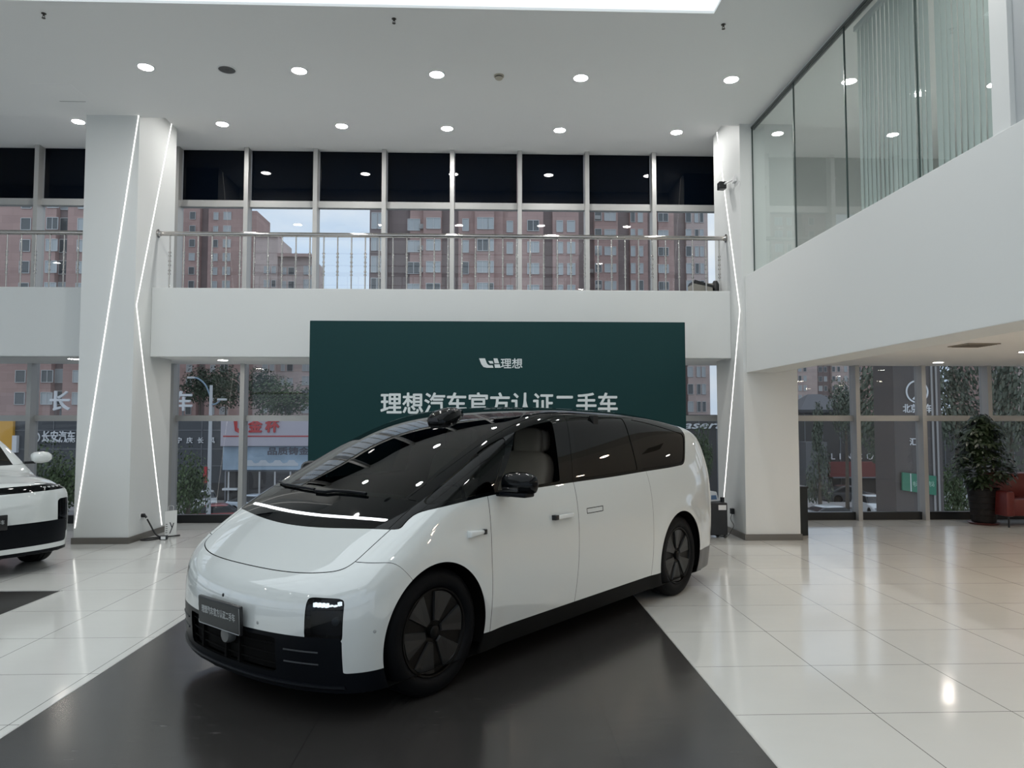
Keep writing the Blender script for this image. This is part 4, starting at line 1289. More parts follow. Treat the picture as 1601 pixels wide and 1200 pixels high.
t = thing('armchair', 'dark red leather armchair with thin metal legs at the right edge by the windows', 'armchair', (8.76, 11.10, 0), 0.0)
RED = mat('dark_red_leather', (0.125, 0.018, 0.016), 0.38, bump=0.15, bscale=90)
MB().box(-0.68, -0.54, -0.05, 0.62, 0.17, 0.56).build('armrest', RED, t, 40, bevel=0.03)
MB().box(0.54, 0.68, -0.05, 0.62, 0.17, 0.56).build('armrest', RED, t, 40, bevel=0.03)
MB().box(-0.56, 0.56, 0.0, 0.62, 0.17, 0.44).build('seat', RED, t, 40, bevel=0.04)
MB().box(-0.60, 0.60, 0.45, 0.66, 0.40, 0.82).build('backrest', RED, t, 40, bevel=0.05)
for sx in (-0.62, 0.62):
    for sy in (0.0, 0.58):
        MB().tube([(sx, sy, 0), (sx, sy, 0.18)], 0.013, 8).build('leg', CHROME if sy else BLACKP, t, 40)

# ================================================================== outside: street, low buildings, towers, trees
SG = -5.0                                       # street level; the showroom is one storey up
struct('ground', MB().box(-260, 260, YG + 0.9, 330, SG - 0.3, SG), mat('street_asphalt', (0.20, 0.20, 0.20), 0.85, var=0.12, vscale=0.4))
struct('pavement', MB().box(-120, 120, 54.5, 61, SG, SG + 0.15), mat('pavement_slabs', (0.34, 0.32, 0.31), 0.85, var=0.1, vscale=0.8))


def brick(name, c, scale=1.0):
    m, n, l, b = _nt(name)
    tc = n.new('ShaderNodeTexCoord'); mp = n.new('ShaderNodeMapping'); mp.inputs['Rotation'].default_value = (PI / 2, 0, 0)
    br = n.new('ShaderNodeTexBrick'); br.inputs['Scale'].default_value = scale
    br.inputs['Color1'].default_value = (*c, 1); br.inputs['Color2'].default_value = (*[x * 0.88 for x in c], 1)
    br.inputs['Mortar'].default_value = (*[x * 0.72 for x in c], 1); br.inputs['Mortar Size'].default_value = 0.012
    br.inputs['Brick Width'].default_value = 2.6; br.inputs['Row Height'].default_value = 0.97
    l.new(tc.outputs['Object'], mp.inputs['Vector']); l.new(mp.outputs['Vector'], br.inputs['Vector'])
    no = n.new('ShaderNodeTexNoise'); no.inputs['Scale'].default_value = 0.25; no.inputs['Detail'].default_value = 6
    l.new(tc.outputs['Object'], no.inputs['Vector'])
    mx = n.new('ShaderNodeMixRGB'); mx.blend_type = 'MULTIPLY'; mx.inputs['Fac'].default_value = 0.35
    l.new(br.outputs['Color'], mx.inputs['Color1']); l.new(no.outputs['Fac'], mx.inputs['Color2'])
    l.new(mx.outputs['Color'], b.inputs['Base Color']); b.inputs['Roughness'].default_value = 0.9
    return m


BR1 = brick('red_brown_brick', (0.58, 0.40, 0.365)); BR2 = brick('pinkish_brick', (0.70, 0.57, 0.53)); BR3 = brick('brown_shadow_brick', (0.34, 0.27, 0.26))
WF = mat('white_window_frame', (0.62, 0.62, 0.62), 0.5); WG = mat('far_window_glass', (0.46, 0.49, 0.50), 0.2, spec=0.6)  # pale far panes carry the reflected sky in their base colour
WGD = mat('far_dark_window_glass', (0.12, 0.13, 0.135), 0.15, spec=0.6); ROOFG = mat('grey_roof', (0.16, 0.16, 0.17), 0.8)
ACM = mat('grey_ac_unit', (0.40, 0.40, 0.39), 0.6)


def win_mesh(w, h, light):
    m = MB(); f = 0.07
    m.cur = 0
    m.box(-w / 2, -w / 2 + f, -0.10, 0.05, 0, h).box(w / 2 - f, w / 2, -0.10, 0.05, 0, h).box(-w / 2, w / 2, -0.10, 0.05, 0, f).box(-w / 2, w / 2, -0.10, 0.05, h - f, h)
    if w > 1.3: m.box(-0.035, 0.035, -0.08, 0.05, 0, h)
    m.cur = 1
    m.box(-w / 2, w / 2, -0.02, 0.05, 0, h)
    return m.mesh('window', [WF, WG if light else WGD])


WM = {}
def add_window(t, x, y, z, w, h, light):
    k = (w, h, light)
    if k not in WM: WM[k] = win_mesh(w, h, light)
    o = link('window', WM[k], t); o.location = (x, y - 0.04, z)


def tower(label, Y, bays, wins, ztop, z0, z1, fh, phase=0.0, cat='building', ac=()):
    """bays: (u0, u1, forward, material, top); wins: (u, width, height, forward, light)"""
    t = thing('apartment_tower', label, cat, (0, 0, 0))
    for (u0, u1, fwd, m, top) in bays:
        x0, x1 = px(u0, 660, Y).x, px(u1, 660, Y).x
        MB().box(x0, x1, Y - fwd, Y + 9, SG, top or ztop).build('wall_bay', m, t)
    n = 0; z = z0 + phase
    zs = []
    while z < z1:
        zs.append(z); z += fh
    for (u, w, h, fwd, light) in wins:
        x = px(u, 660, Y).x * (Y - fwd) / Y
        for i, z in enumerate(zs):
            if n < 100: add_window(t, x, Y - fwd, z, w, h, light if R.random() > 0.25 else not light); n += 1
    for (u, fwd, k) in ac:
        x = px(u, 660, Y).x
        for z in zs[k::2]:
            MB().box(x - 0.45, x + 0.45, Y - fwd - 0.4, Y - fwd, z + 0.2, z + 0.85).lathe([(0.0, -0.42), (0.25, -0.42), (0.25, -0.40)], 14, (x - 0.1, Y - fwd, z + 0.52), 'y').build('air_conditioner', ACM, t)
    return t


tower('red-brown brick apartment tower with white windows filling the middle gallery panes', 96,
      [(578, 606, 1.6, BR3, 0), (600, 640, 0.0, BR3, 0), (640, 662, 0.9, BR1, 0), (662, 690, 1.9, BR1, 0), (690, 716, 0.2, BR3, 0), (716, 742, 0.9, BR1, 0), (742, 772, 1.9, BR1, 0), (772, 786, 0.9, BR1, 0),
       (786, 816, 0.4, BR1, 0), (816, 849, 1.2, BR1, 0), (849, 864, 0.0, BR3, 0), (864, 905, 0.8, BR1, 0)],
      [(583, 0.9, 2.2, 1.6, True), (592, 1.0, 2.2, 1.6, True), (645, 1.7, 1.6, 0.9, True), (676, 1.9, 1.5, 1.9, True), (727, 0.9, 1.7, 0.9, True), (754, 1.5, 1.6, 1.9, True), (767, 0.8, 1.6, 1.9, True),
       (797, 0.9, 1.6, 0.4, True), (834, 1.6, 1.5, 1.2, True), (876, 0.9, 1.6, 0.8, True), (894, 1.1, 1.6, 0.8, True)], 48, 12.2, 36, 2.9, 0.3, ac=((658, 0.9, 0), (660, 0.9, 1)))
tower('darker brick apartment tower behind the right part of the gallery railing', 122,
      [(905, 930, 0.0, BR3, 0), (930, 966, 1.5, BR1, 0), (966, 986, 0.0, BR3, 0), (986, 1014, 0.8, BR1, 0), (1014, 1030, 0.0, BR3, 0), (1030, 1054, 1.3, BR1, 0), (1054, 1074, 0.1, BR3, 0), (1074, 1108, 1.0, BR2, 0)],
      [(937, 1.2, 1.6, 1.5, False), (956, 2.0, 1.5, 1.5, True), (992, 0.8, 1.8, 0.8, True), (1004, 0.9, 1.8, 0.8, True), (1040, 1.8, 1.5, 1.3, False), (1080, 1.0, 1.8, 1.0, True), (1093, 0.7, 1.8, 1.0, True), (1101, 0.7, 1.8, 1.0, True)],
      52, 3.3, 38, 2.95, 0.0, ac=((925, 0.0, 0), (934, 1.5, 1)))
tower('pink-brown apartment block left of the sky gap in the gallery windows', 150,
      [(272, 309, 1.2, BR1, 0), (309, 322, 0.0, BR3, 0), (322, 378, 1.0, BR1, 46.5), (378, 396, 0.2, BR1, 45.5)],
      [(294, 1.2, 1.6, 1.2, False), (331, 1.0, 1.6, 1.0, True), (349, 1.6, 1.7, 1.0, True), (382, 0.8, 1.7, 0.2, True)], 46.5, 3.0, 44.5, 2.87, 0.1)
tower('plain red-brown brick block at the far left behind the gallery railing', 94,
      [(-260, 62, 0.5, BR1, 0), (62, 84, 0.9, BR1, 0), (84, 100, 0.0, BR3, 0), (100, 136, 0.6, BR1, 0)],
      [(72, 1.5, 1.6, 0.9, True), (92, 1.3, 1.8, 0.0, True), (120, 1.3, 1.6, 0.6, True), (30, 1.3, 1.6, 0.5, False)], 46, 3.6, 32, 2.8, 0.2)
t = tower('pale low apartment block with a lighter band under the open sky', 150,
      [(398, 433, 1.5, BR2, 39.8), (433, 486, 0.4, BR2, 35.6), (420, 560, -3.0, BR2, 27.0)],
      [(413, 1.2, 1.5, 1.5, True), (424, 0.9, 1.5, 1.5, False), (441, 0.8, 1.5, 0.4, True), (452, 1.3, 1.5, 0.4, True), (478, 1.8, 1.9, 0.4, True)], 36, 3.0, 33, 2.87, 0.4)
for (u0, u1, top) in ((398, 433, 39.8), (433, 486, 35.6)):
    x0, x1 = px(u0, 660, 150).x, px(u1, 660, 150).x
    MB().box(x0, x1, 148.1, 151, top, top + 0.6).build('roof_parapet', BR1, t)
tower('pale high block with many small windows beyond the pavilion roof', 215,
      [(1228, 1276, 1.5, BR2, 0), (1276, 1300, 0.0, BR3, 0), (1300, 1335, 1.0, BR2, 0), (1335, 1400, 0.5, BR1, 0)],
      [(1244, 1.0, 1.7, 1.5, True), (1252, 1.0, 1.7, 1.5, True), (1260, 1.0, 1.7, 1.5, True), (1284, 1.2, 1.6, 0.0, False), (1292, 1.0, 1.6, 0.0, False), (1305, 1.0, 1.6, 1.0, False), (1313, 0.9, 1.6, 1.0, True), (1324, 1.0, 1.7, 1.0, True), (1345, 1.2, 1.6, 0.5, False)], 25, 2.0, 23, 2.9, 0.2)
tower('dull brown block with a pale stripe at the far right behind the trees', 120, [(1540, 1585, 0.5, BR1, 0), (1585, 1602, 1.2, BR2, 0), (1602, 1720, 0.5, BR1, 0)],
      [(1560, 1.4, 1.5, 0.5, False), (1615, 1.4, 1.5, 0.5, False)], 46, 3.0, 24, 2.9)

# ---- low buildings along the street
LOWG = mat('dark_grey_cladding', (0.075, 0.082, 0.092), 0.4); LOWP = mat('cladding_joint', (0.20, 0.21, 0.225), 0.5)
SIGNW = mat('white_sign_letters', (0.78, 0.80, 0.82), 0.5); SHOPG = mat('dark_shop_glass', (0.07, 0.065, 0.065), 0.08, spec=0.8)
DL = 62.0
X = lambda u, Y=DL: px(u, 660, Y).x
Z = lambda v, Y=DL: px(760, v, Y).z
t = thing('dealer_building', 'long dark grey panelled showroom across the street with white sign letters on its roof', 'building', (0, 0, 0))
MB().box(X(-160), X(364), DL, DL + 9, SG, Z(650)).build('facade', LOWG, t)
g = MB()
for k in range(22):
    x = X(-150) + k * 2.05
    g.box(x - 0.03, x + 0.03, DL - 0.05, DL, SG + 1.2, Z(650))
for v in (672, 701, 727): g.box(X(-160), X(364), DL - 0.05, DL, Z(v) - 0.03, Z(v) + 0.03)
g.build('facade_joint', LOWP, t)
MB().box(X(-160), X(364), DL - 0.06, DL, SG, SG + 1.5).build('shop_front', SHOPG, t)
MB().box(X(-60), X(24), DL - 0.3, DL, Z(738), Z(652)).build('yellow_panel', mat('yellow_panel', (0.75, 0.40, 0.05), 0.5), t)
MB().box(X(24), X(31), DL - 0.35, DL, Z(706), Z(680)).build('white_panel', SIGNW, t)
for ch, u in (('长', 97.5), ('安', 157), ('汽', 222), ('车', 288)):
    lettering(t, 'lettering', ch, 1.75, SIGNW, (X(u), DL - 0.4, Z(627)), 0.08, 0.035)
    MB().box(X(u) - 0.05, X(u) + 0.05, DL - 0.35, DL - 0.25, Z(651), Z(640)).build('letter_post', LOWP, t)
lettering(t, 'lettering', '长安汽车', 0.92, SIGNW, (X(93.5), DL - 0.1, Z(681)), 0.04, 0.02, X(119) - X(68))
lettering(t, 'lettering', 'CHANGAN AUTO', 0.30, SIGNW, (X(93.5), DL - 0.1, Z(688.5)), 0.03, 0.012, X(119) - X(68))
rg = MB().lathe([(0.42, -0.05), (0.42, 0.05), (0.50, 0.05), (0.50, -0.05)], 32, (X(55), DL - 0.08, Z(683)), 'y', close=True)
rg.add([(X(55) - 0.25, DL - 0.1, Z(683) + 0.28), (X(55) - 0.12, DL - 0.1, Z(683) + 0.28), (X(55), DL - 0.1, Z(683) - 0.1), (X(55) + 0.12, DL - 0.1, Z(683) + 0.28), (X(55) + 0.25, DL - 0.1, Z(683) + 0.28), (X(55), DL - 0.1, Z(683) - 0.36)], [(0, 1, 2, 5), (2, 3, 4, 5)])
rg.build('logo', SIGNW, t)
for ch, u in (('辽', 263), ('宁', 281.5), ('庆', 298), ('长', 315), ('风', 332.5)):
    lettering(t, 'lettering', ch, 0.52, SIGNW, (X(u), DL - 0.1, Z(687.5)), 0.04, 0.012)

D2 = 57.0
t = thing('sign_building', 'pale shop front with a big red two-character sign across the street', 'building', (0, 0, 0))
X2 = lambda u: px(u, 660, D2).x
Z2 = lambda v: px(760, v, D2).z
PALE = mat('pale_lilac_fascia', (0.50, 0.47, 0.53), 0.45)
MB().box(X2(353), X2(800), D2, D2 + 4.5, SG, Z2(652)).build('facade', mat('grey_shop_wall', (0.30, 0.31, 0.34), 0.6), t)
MB().box(X2(352), X2(800), D2 - 0.9, D2, Z2(696), Z2(651)).build('sign_fascia', PALE, t)
MB().box(X2(356), X2(800), D2 - 0.93, D2 - 0.9, Z2(682), Z2(680)).build('red_stripe', mat('red_stripe', (0.45, 0.05, 0.05), 0.5), t)
REDL = mat('red_sign_letters', (0.50, 0.035, 0.035), 0.5)
lettering(t, 'lettering', '金', 1.05, REDL, (X2(405.5), D2 - 0.96, Z2(665)), 0.05, 0.045)
lettering(t, 'lettering', '杯', 1.05, REDL, (X2(431.5), D2 - 0.96, Z2(665)), 0.05, 0.045)
m = MB().add([(-0.42, -0.05, 0.45), (-0.12, -0.05, 0.45), (-0.12, -0.05, -0.05), (0.12, -0.05, -0.2), (0.12, -0.05, 0.45), (0.42, -0.05, 0.45), (0.42, -0.05, -0.2), (0.05, -0.05, -0.5), (-0.3, -0.05, -0.3)], [(0, 1, 2, 8), (2, 3, 7, 8), (3, 4, 5, 6), (3, 6, 7)])
o = m.build('logo', REDL, t); o.location = (X2(380.5), D2 - 0.92, Z2(667))
MB().box(X2(352), X2(620), D2 - 0.35, D2, Z2(733), Z2(697)).build('poster_panel', mat('pale_blue_poster', (0.36, 0.47, 0.58), 0.5, var=0.2, vscale=0.5), t)
DKT = mat('grey_poster_text', (0.12, 0.11, 0.13), 0.6)
lettering(t, 'lettering', '品质铸金杯', 0.62, DKT, (X2(462), D2 - 0.38, Z2(704)), 0.01, 0.02, X2(502) - X2(422))
pc = MB()
for k in range(4):
    x = X2(392 + 22 * k)
    pc.prism([(-0.55, 0), (-0.52, 0.22), (-0.3, 0.26), (-0.16, 0.45), (0.25, 0.45), (0.40, 0.26), (0.55, 0.2), (0.56, 0)], -0.02, 0, 'xz', (x, D2 - 0.36, Z2(727)))
pc.build('printed_cars', mat('printed_white', (0.62, 0.66, 0.70), 0.5), t)
MB().box(X2(356), X2(800), D2 - 0.1, D2, SG, Z2(736)).build('shop_front', SHOPG, t)
m = MB()
for u in (360, 384, 408, 432, 456, 480): m.box(X2(u) - 0.06, X2(u) + 0.06, D2 - 0.14, D2 - 0.1, SG, Z2(736))
m.build('shop_mullion', WF, t)
MB().box(X2(353), X2(376), D2 - 0.5, D2 - 0.1, Z2(764), Z2(761)).build('white_board', SIGNW, t)

D3 = 64.0
t = thing('grey_dealer_building', 'dark grey showroom with spaced white capitals and a dull red canopy beyond the right-hand windows', 'building', (0, 0, 0))
X3 = lambda u: px(u, 660, D3).x
Z3 = lambda v: px(760, v, D3).z
DG = mat('dull_dark_cladding', (0.075, 0.071, 0.069), 0.5)
MB().box(X3(1065), X3(1700), D3, D3 + 10, SG, Z3(648)).build('facade', DG, t)
MB().box(X3(1285), X3(1450), D3 - 1.2, D3, Z3(745), Z3(722)).build('red_canopy', mat('dull_red_canopy', (0.20, 0.055, 0.05), 0.5), t)
MB().box(X3(1290), X3(1450), D3 - 1.25, D3, Z3(747), Z3(745)).build('canopy_edge', LOWP, t)
lettering(t, 'lettering', 'LINCOLN', 0.75, SIGNW, (X3(1345), D3 - 0.1, Z3(714)), 0.04, 0.012, X3(1392) - X3(1297), 0.0, 0.0, 1.9)
lettering(t, 'lettering', 'Maserati', 0.95, SIGNW, (X3(1098), D3 - 0.1, Z3(664)), 0.04, 0.015, 6.0, 0.0, 0.35)
g = MB()
for k in range(26): g.box(X3(1065) + 1.6 * k - 0.03, X3(1065) + 1.6 * k + 0.03, D3 - 0.04, D3, SG, Z3(648))
g.build('facade_joint', LOWP, t)
MB().box(X3(1240), X3(1272), D3 - 2.5, D3, SG, Z3(690)).build('side_wing', mat('grey_side_wing', (0.17, 0.17, 0.175), 0.6), t)

t = thing('pavilion_roof_building', 'low pavilion with a dark hipped roof in front of the pale high block', 'building', (0, 0, 0))
xa, xb, yy = px(1252, 640, 82).x, px(1326, 640, 82).x, 82
zr0, zr1 = px(760, 640, 82).z, px(760, 614, 82).z
MB().box(xa + 0.4, xb - 0.4, yy, yy + 5, SG, zr0).build('wall', mat('grey_pavilion_wall', (0.22, 0.22, 0.23), 0.7), t)
m = MB()
xm = (xa + xb) / 2
m.add([(xa - .3, yy - 0.6, zr0), (xb + .3, yy - 0.6, zr0), (xb + .3, yy + 5.6, zr0), (xa - .3, yy + 5.6, zr0), (xm - 0.8, yy + 2.5, zr1), (xm + 0.8, yy + 2.5, zr1)], [(0, 1, 5, 4), (1, 2, 5), (2, 3, 4, 5), (3, 0, 4), (3, 2, 1, 0)])
m.build('roof', ROOFG, t)
MB().box(xa - 0.4, xb + 0.4, yy - 0.7, yy + 5.7, zr0 - 0.35, zr0).build('eaves', mat('dark_eaves', (0.08, 0.08, 0.085), 0.7), t)

D4 = 19.0
t = thing('sign_pylon', 'tall brown-grey pylon close outside the right-hand windows with a round emblem', 'pylon', (0, 0, 0))
xa, xb = px(1398, 660, D4).x, px(1472, 660, D4).x
MB().box(xa, xb, D4, D4 + 1.0, SG, 13.0).build('pylon_body', mat('brown_grey_cladding', (0.105, 0.092, 0.087), 0.6), t)
MB().box(px(1456, 660, D4).x, px(1459, 660, D4).x, D4 - 0.03, D4, SG, 13.0).box(px(1463, 660, D4).x, px(1466, 660, D4).x, D4 - 0.03, D4, SG, 13.0).build('pale_rib', mat('pale_rib', (0.34, 0.33, 0.32), 0.5), t)
em = MB().lathe([(0.27, -0.02), (0.27, 0.0), (0.31, 0.0), (0.31, -0.02)], 40, (0, 0, 0), 'y', close=True)
em.box(-0.02, 0.02, -0.02, 0, -0.02, 0.29)
em.add([(-0.14, -0.015, -0.2), (-0.09, -0.015, -0.22), (0.2, -0.015, 0.1), (0.17, -0.015, 0.14)], [(0, 1, 2, 3)])
o = em.build('logo', SIGNW, t, 40); o.location = (px(1433, 612, D4).x, D4 - 0.01, px(1433, 612, D4).z)
lettering(t, 'lettering', '北京汽车', 0.25, SIGNW, (px(1434, 638, D4).x, D4 - 0.01, px(1434, 638, D4).z), 0.01, 0.004, px(1456, 638, D4).x - px(1411, 638, D4).x)
lettering(t, 'lettering', '汇众', 0.21, SIGNW, (px(1434, 690, D4).x, D4 - 0.01, px(1434, 690, D4).z), 0.01, 0.003, px(1447, 690, D4).x - px(1423, 690, D4).x)
t = thing('green_notice', 'bright green notice board fixed across the brown pylon outside', 'sign', (0, 0, 0))
D5 = D4 - 0.08
a, b_, c_, d_ = [px(u, v, D5) for u, v in ((1411, 766), (1464, 774), (1464, 744), (1411, 738))]
GN = mat('notice_green', (0.045, 0.21, 0.13), 0.5)
th = Vector((0, 0.05, 0))
MB().add([a, b_, c_, d_, a + th, b_ + th, c_ + th, d_ + th], [(0, 1, 2, 3), (7, 6, 5, 4), (0, 4, 5, 1), (1, 5, 6, 2), (2, 6, 7, 3), (3, 7, 4, 0)]).build('board', GN, t)
p0, p1 = px(1424.5, 768, D5), px(1424.5, 740, D5)
MB().box(p0.x - 0.01, p0.x + 0.01, D5 - 0.006, D5, p0.z, p1.z).build('divider_line', SIGNW, t)
o = lettering(t, 'lettering', '电动汽车充电站', 0.16, mat('pale_green_letters', (0.45, 0.68, 0.55), 0.5), (px(1444, 756, D5).x, D5 - 0.006, px(1444, 756, D5).z), 0.002, 0.0, px(1461, 756, D5).x - px(1428, 756, D5).x)

# ---- trees
TRUNK = mat('grey_brown_bark', (0.13, 0.11, 0.09), 0.9)
LEAVES = [mat('mid_green_leaves', (0.075, 0.11, 0.045), 0.6, var=0.4, vscale=1.2), mat('dark_green_leaves', (0.040, 0.062, 0.032), 0.6, var=0.4, vscale=1.2), mat('grey_green_leaves', (0.13, 0.155, 0.115), 0.6, var=0.3, vscale=1.2)]
CROWN = {}
def crown_mesh(kind, shape, seed):
    rr = random.Random(seed); m = MB()
    for b in range(26):
        if shape == 'cone':
            h = rr.random(); c = Vector((rr.uniform(-1, 1) * (1 - h) * 0.8, rr.uniform(-1, 1) * (1 - h) * 0.8, -1 + 2 * h)); br = 0.32
        else:
            c = Vector((rr.gauss(0, 1), rr.gauss(0, 1), rr.gauss(0, 1))).normalized() * rr.uniform(0.3, 0.75); br = 0.42
        for k in range(95):
            d = Vector((rr.gauss(0, 1), rr.gauss(0, 1), rr.gauss(0, 1))).normalized()
            p = c + d * br * rr.uniform(0.75, 1.05)
            s_ = rr.uniform(0.03, 0.07)
            u = (d + Vector((rr.uniform(-.7, .7), rr.uniform(-.7, .7), rr.uniform(-.2, .9)))).normalized(); e = u.orthogonal().normalized(); f = u.cross(e)
            m.add([p - e * s_, p + f * s_ * 0.6, p + e * s_, p - f * s_ * 0.6], [(0, 1, 2, 3)])
    return m.mesh('crown', LEAVES[kind])


def tree(label, u, Y, zc, rx, rz, kind, shape='round', group='street trees'):
    x = px(u, 660, Y).x
    t = thing('street_tree', label, 'tree', (x, Y, SG), 0, group)
    k = (kind, shape, R.randint(0, 2))
    if k not in CROWN: CROWN[k] = crown_mesh(kind, shape, hash(k[0] * 7 + k[2]) + len(shape))
    o = link('crown', CROWN[k], t); o.location = (0, 0, zc - SG); o.scale = (rx, rx, rz); o.rotation_euler = (0, 0, R.uniform(0, 6))
    MB().tube([(0, 0, 0), (0.05, 0, (zc - SG) * 0.5), (0.0, 0.05, zc - SG)], [0.16, 0.12, 0.05], 8).build('trunk', TRUNK, t, 50)


tree('mid-green roadside tree in front of the dark grey showroom, right of the left-hand column', 296, 40, -1.8, 1.3, 2.2, 0)
tree('mid-green roadside tree half hidden by the foot of the left-hand column', 96, 42, -1.5, 1.9, 2.4, 0)
tree('low bushy roadside tree next to the white parked car, left of the column', 66, 46, -3.3, 1.8, 1.5, 0)
tree('dark leafy tree rising over the grey showroom beside the street lamp', 352, 92, 6.3, 3.6, 3.0, 1)
tree('dark leafy tree rising over the showroom, left of the street lamp', 312, 78, 5.4, 2.6, 2.4, 1)
tree('light leafy tree over the red sign, nearest the banner edge', 446, 74, 4.3, 3.4, 2.4, 0)
tree('dark tree over the red sign, left of the lighter one', 410, 84, 5.4, 2.4, 2.6, 1)
tree('dark green tree between the banner and the right-hand column', 1098, 60, -1.0, 1.0, 3.0, 0)
tree('slender pale young tree beyond the first right-hand window', 1279, 49.5, -0.6, 1.0, 3.0, 2, 'cone')
tree('tall grey-green tree in the second right-hand window', 1376, 46, 2.9, 2.2, 4.4, 2)
tree('tall grey-green tree behind the third right-hand window', 1494, 52, 3.4, 2.5, 4.4, 2)
tree('wide grey-green tree at the far right behind the armchair', 1580, 48, 2.6, 2.2, 4.6, 2)
tree('low green tree below the tall one, left of the potted plant', 1488, 38, -2.0, 1.0, 2.3, 0)
tree('grey-green tree left of the mullion in the first right-hand window', 1322, 54, 3.0, 1.4, 2.8, 2)

# ---- street lamp, post, wires
t = thing('street_lamp', 'white double-armed street lamp outside the window right of the left-hand column', 'street lamp', (px(329, 660, 45).x, 45, SG))
PW = mat('white_lamp_post', (0.62, 0.64, 0.66), 0.4)
MB().tube([(0, 0, 0), (0, 0, 8.9)], [0.14, 0.09], 12).build('post', PW, t, 40)
MB().tube(smooth([(0, 0, 8.1), (-0.35, 0, 8.9), (-0.8, 0, 9.3), (-1.1, 0, 9.35)]), 0.05, 8).tube(smooth([(0, 0, 7.7), (0.3, 0, 7.75), (0.55, 0, 7.95)]), 0.05, 8).build('lamp_arm', mat('blue_grey_arm', (0.25, 0.35, 0.45), 0.4), t, 40)
MB().box(-1.45, -1.0, -0.1, 0.1, 9.30, 9.42).build('lamp_head', PW, t, bevel=0.03)
MB().box(0.4, 0.95, -0.1, 0.1, 7.95, 8.08).build('lamp_head', PW, t, bevel=0.03)
MB().box(-0.3, -0.1, -0.15, 0.0, 2.9, 3.9).build('red_flag_board', mat('red_board', (0.5, 0.04, 0.05), 0.5), t)
t = thing('white_post', 'thin white post with an orange-red board outside the second right-hand window', 'post', (px(1399, 660, 47).x, 47, SG))
MB().tube([(0, 0, 0), (0, 0, 5.6)], 0.10, 10).build('pole', PW, t, 40)
MB().box(0.2, 0.75, -0.1, 0.1, 1.9, 3.6).build('red_board', mat('orange_red_board', (0.40, 0.10, 0.06), 0.5), t)
MB().box(-1.1, -0.5, 0.1, 0.3, 1.8, 4.0).build('white_board', SIGNW, t)


# ================================================================== cars
def F_sedan(x, y, z):                                   # a plain parked saloon
    zt = Zsed(x)
    W = 0.90 - 0.10 * (z - 0.6) ** 2 - 0.30 * np.maximum(z - 0.85, 0)
    f = smax(np.abs(y) - W, z - zt + 0.05 * y * y, 0.2)
    f = smax(f, np.abs(x) - 2.25 + 0.15 * y * y + 0.3 * (z - 0.6) ** 2, 0.35)
    return np.maximum(f, 0.20 - z)


Zsed = cubic([2.6, 2.1, 1.4, 0.95, 0.35, -0.3, -1.0, -1.6, -2.2, -2.6], [0.55, 0.72, 0.90, 1.00, 1.36, 1.44, 1.36, 1.10, 0.98, 0.85])
SS = Skin(F_sedan, (-2.5, -1.05, 0.1), (2.5, 1.05, 1.6), 0.06)
rest_ = SS.faces
arch_, rest_ = SS.split(rest_, lambda x, y, z: np.maximum(np.minimum(np.hypot(x - 1.35, z - 0.33), np.hypot(x + 1.35, z - 0.33)) - 0.37, 0.4 - np.abs(y)))
gls_, body_ = SS.split(rest_, lambda x, y, z: np.maximum(np.maximum(0.94 - z, z - 1.345), np.abs(x + 0.3) - 1.62 + 0.6 * (z - 0.94) * (x > -0.3)))
CARG = mat('parked_car_glass', (0.02, 0.022, 0.025), 0.05)
SILVERW = mat('parked_car_white', (0.68, 0.70, 0.71), 0.3, coat=0.8)


def parked_car(label, u, Y, rz, paint, z=SG, group='cars parked on the street'):
    t = thing('parked_car', label, 'car', (px(u, 660, Y).x, Y, z), rz, group)
    global CARB
    if CARB is None:
        CARB = SS.build('car_body', body_, SILVERW, t).data
        CARB2 = SS.build('car_glass', gls_, CARG, t).data
        w = MB().lathe([(0.0, -0.09), (0.2, -0.1), (0.30, -0.10), (0.33, -0.07), (0.33, 0.07), (0.30, 0.10), (0.2, 0.1), (0.0, 0.09)], 20, (0, 0, 0), 'y').mesh('wheel', TYRE, 40)
        lt = MB().box(2.02, 2.17, 0.50, 0.78, 0.62, 0.72).mesh('headlight', mat('headlight_glass', (0.5, 0.52, 0.55), 0.1))
        CARB = (CARB, CARB2, w, lt)
    else:
        link('car_body', CARB[0], t); link('car_glass', CARB[1], t)
    if paint is not None:
        o = [c for c in t.children if c.name.startswith('car_body')][0]
        me = o.data.copy(); me.materials.clear(); me.materials.append(paint); o.data = me
    for sx in (1.35, -1.35):
        for sy in (0.80, -0.80):
            o = link('wheel', CARB[2], t); o.location = (sx, sy, 0.33)
    o = link('headlight', CARB[3], t)
    o = link('headlight', CARB[3], t); o.scale = (1, -1, 1)


CARB = None
parked_car('white saloon parked nearest the glass in the first right-hand window', 1300, 45, 0.15, None)
parked_car('white car facing the showroom beside the tree trunk in the second right-hand window', 1364, 51, -1.7, None)
parked_car('blue-grey car behind the white post in the second right-hand window', 1400, 58.5, -2.0, mat('blue_grey_car', (0.12, 0.17, 0.24), 0.3, coat=0.8))
parked_car('white car parked low beside the potted plant', 1495, 44, 0.35, None)
parked_car('white car roof behind the low green tree by the potted plant', 1508, 58, 0.1, None)
parked_car('dark car parked under the dull red canopy', 1325, 59, 0.0, mat('dark_car', (0.03, 0.03, 0.033), 0.3, coat=0.8))
parked_car('red car parked under the pale shop front', 350, 47, 0.3, mat('red_car', (0.30, 0.035, 0.035), 0.3, coat=0.8))
parked_car('white van-like car beside the window post left of the banner', 405, 53, -0.3, mat('pale_blue_car', (0.55, 0.62, 0.70), 0.3, coat=0.8))
parked_car('white car just right of the street lamp foot', 322, 56, -1.2, None)
parked_car('white car in the gap between the banner and the right-hand column', 1092, 52, 0.2, None)

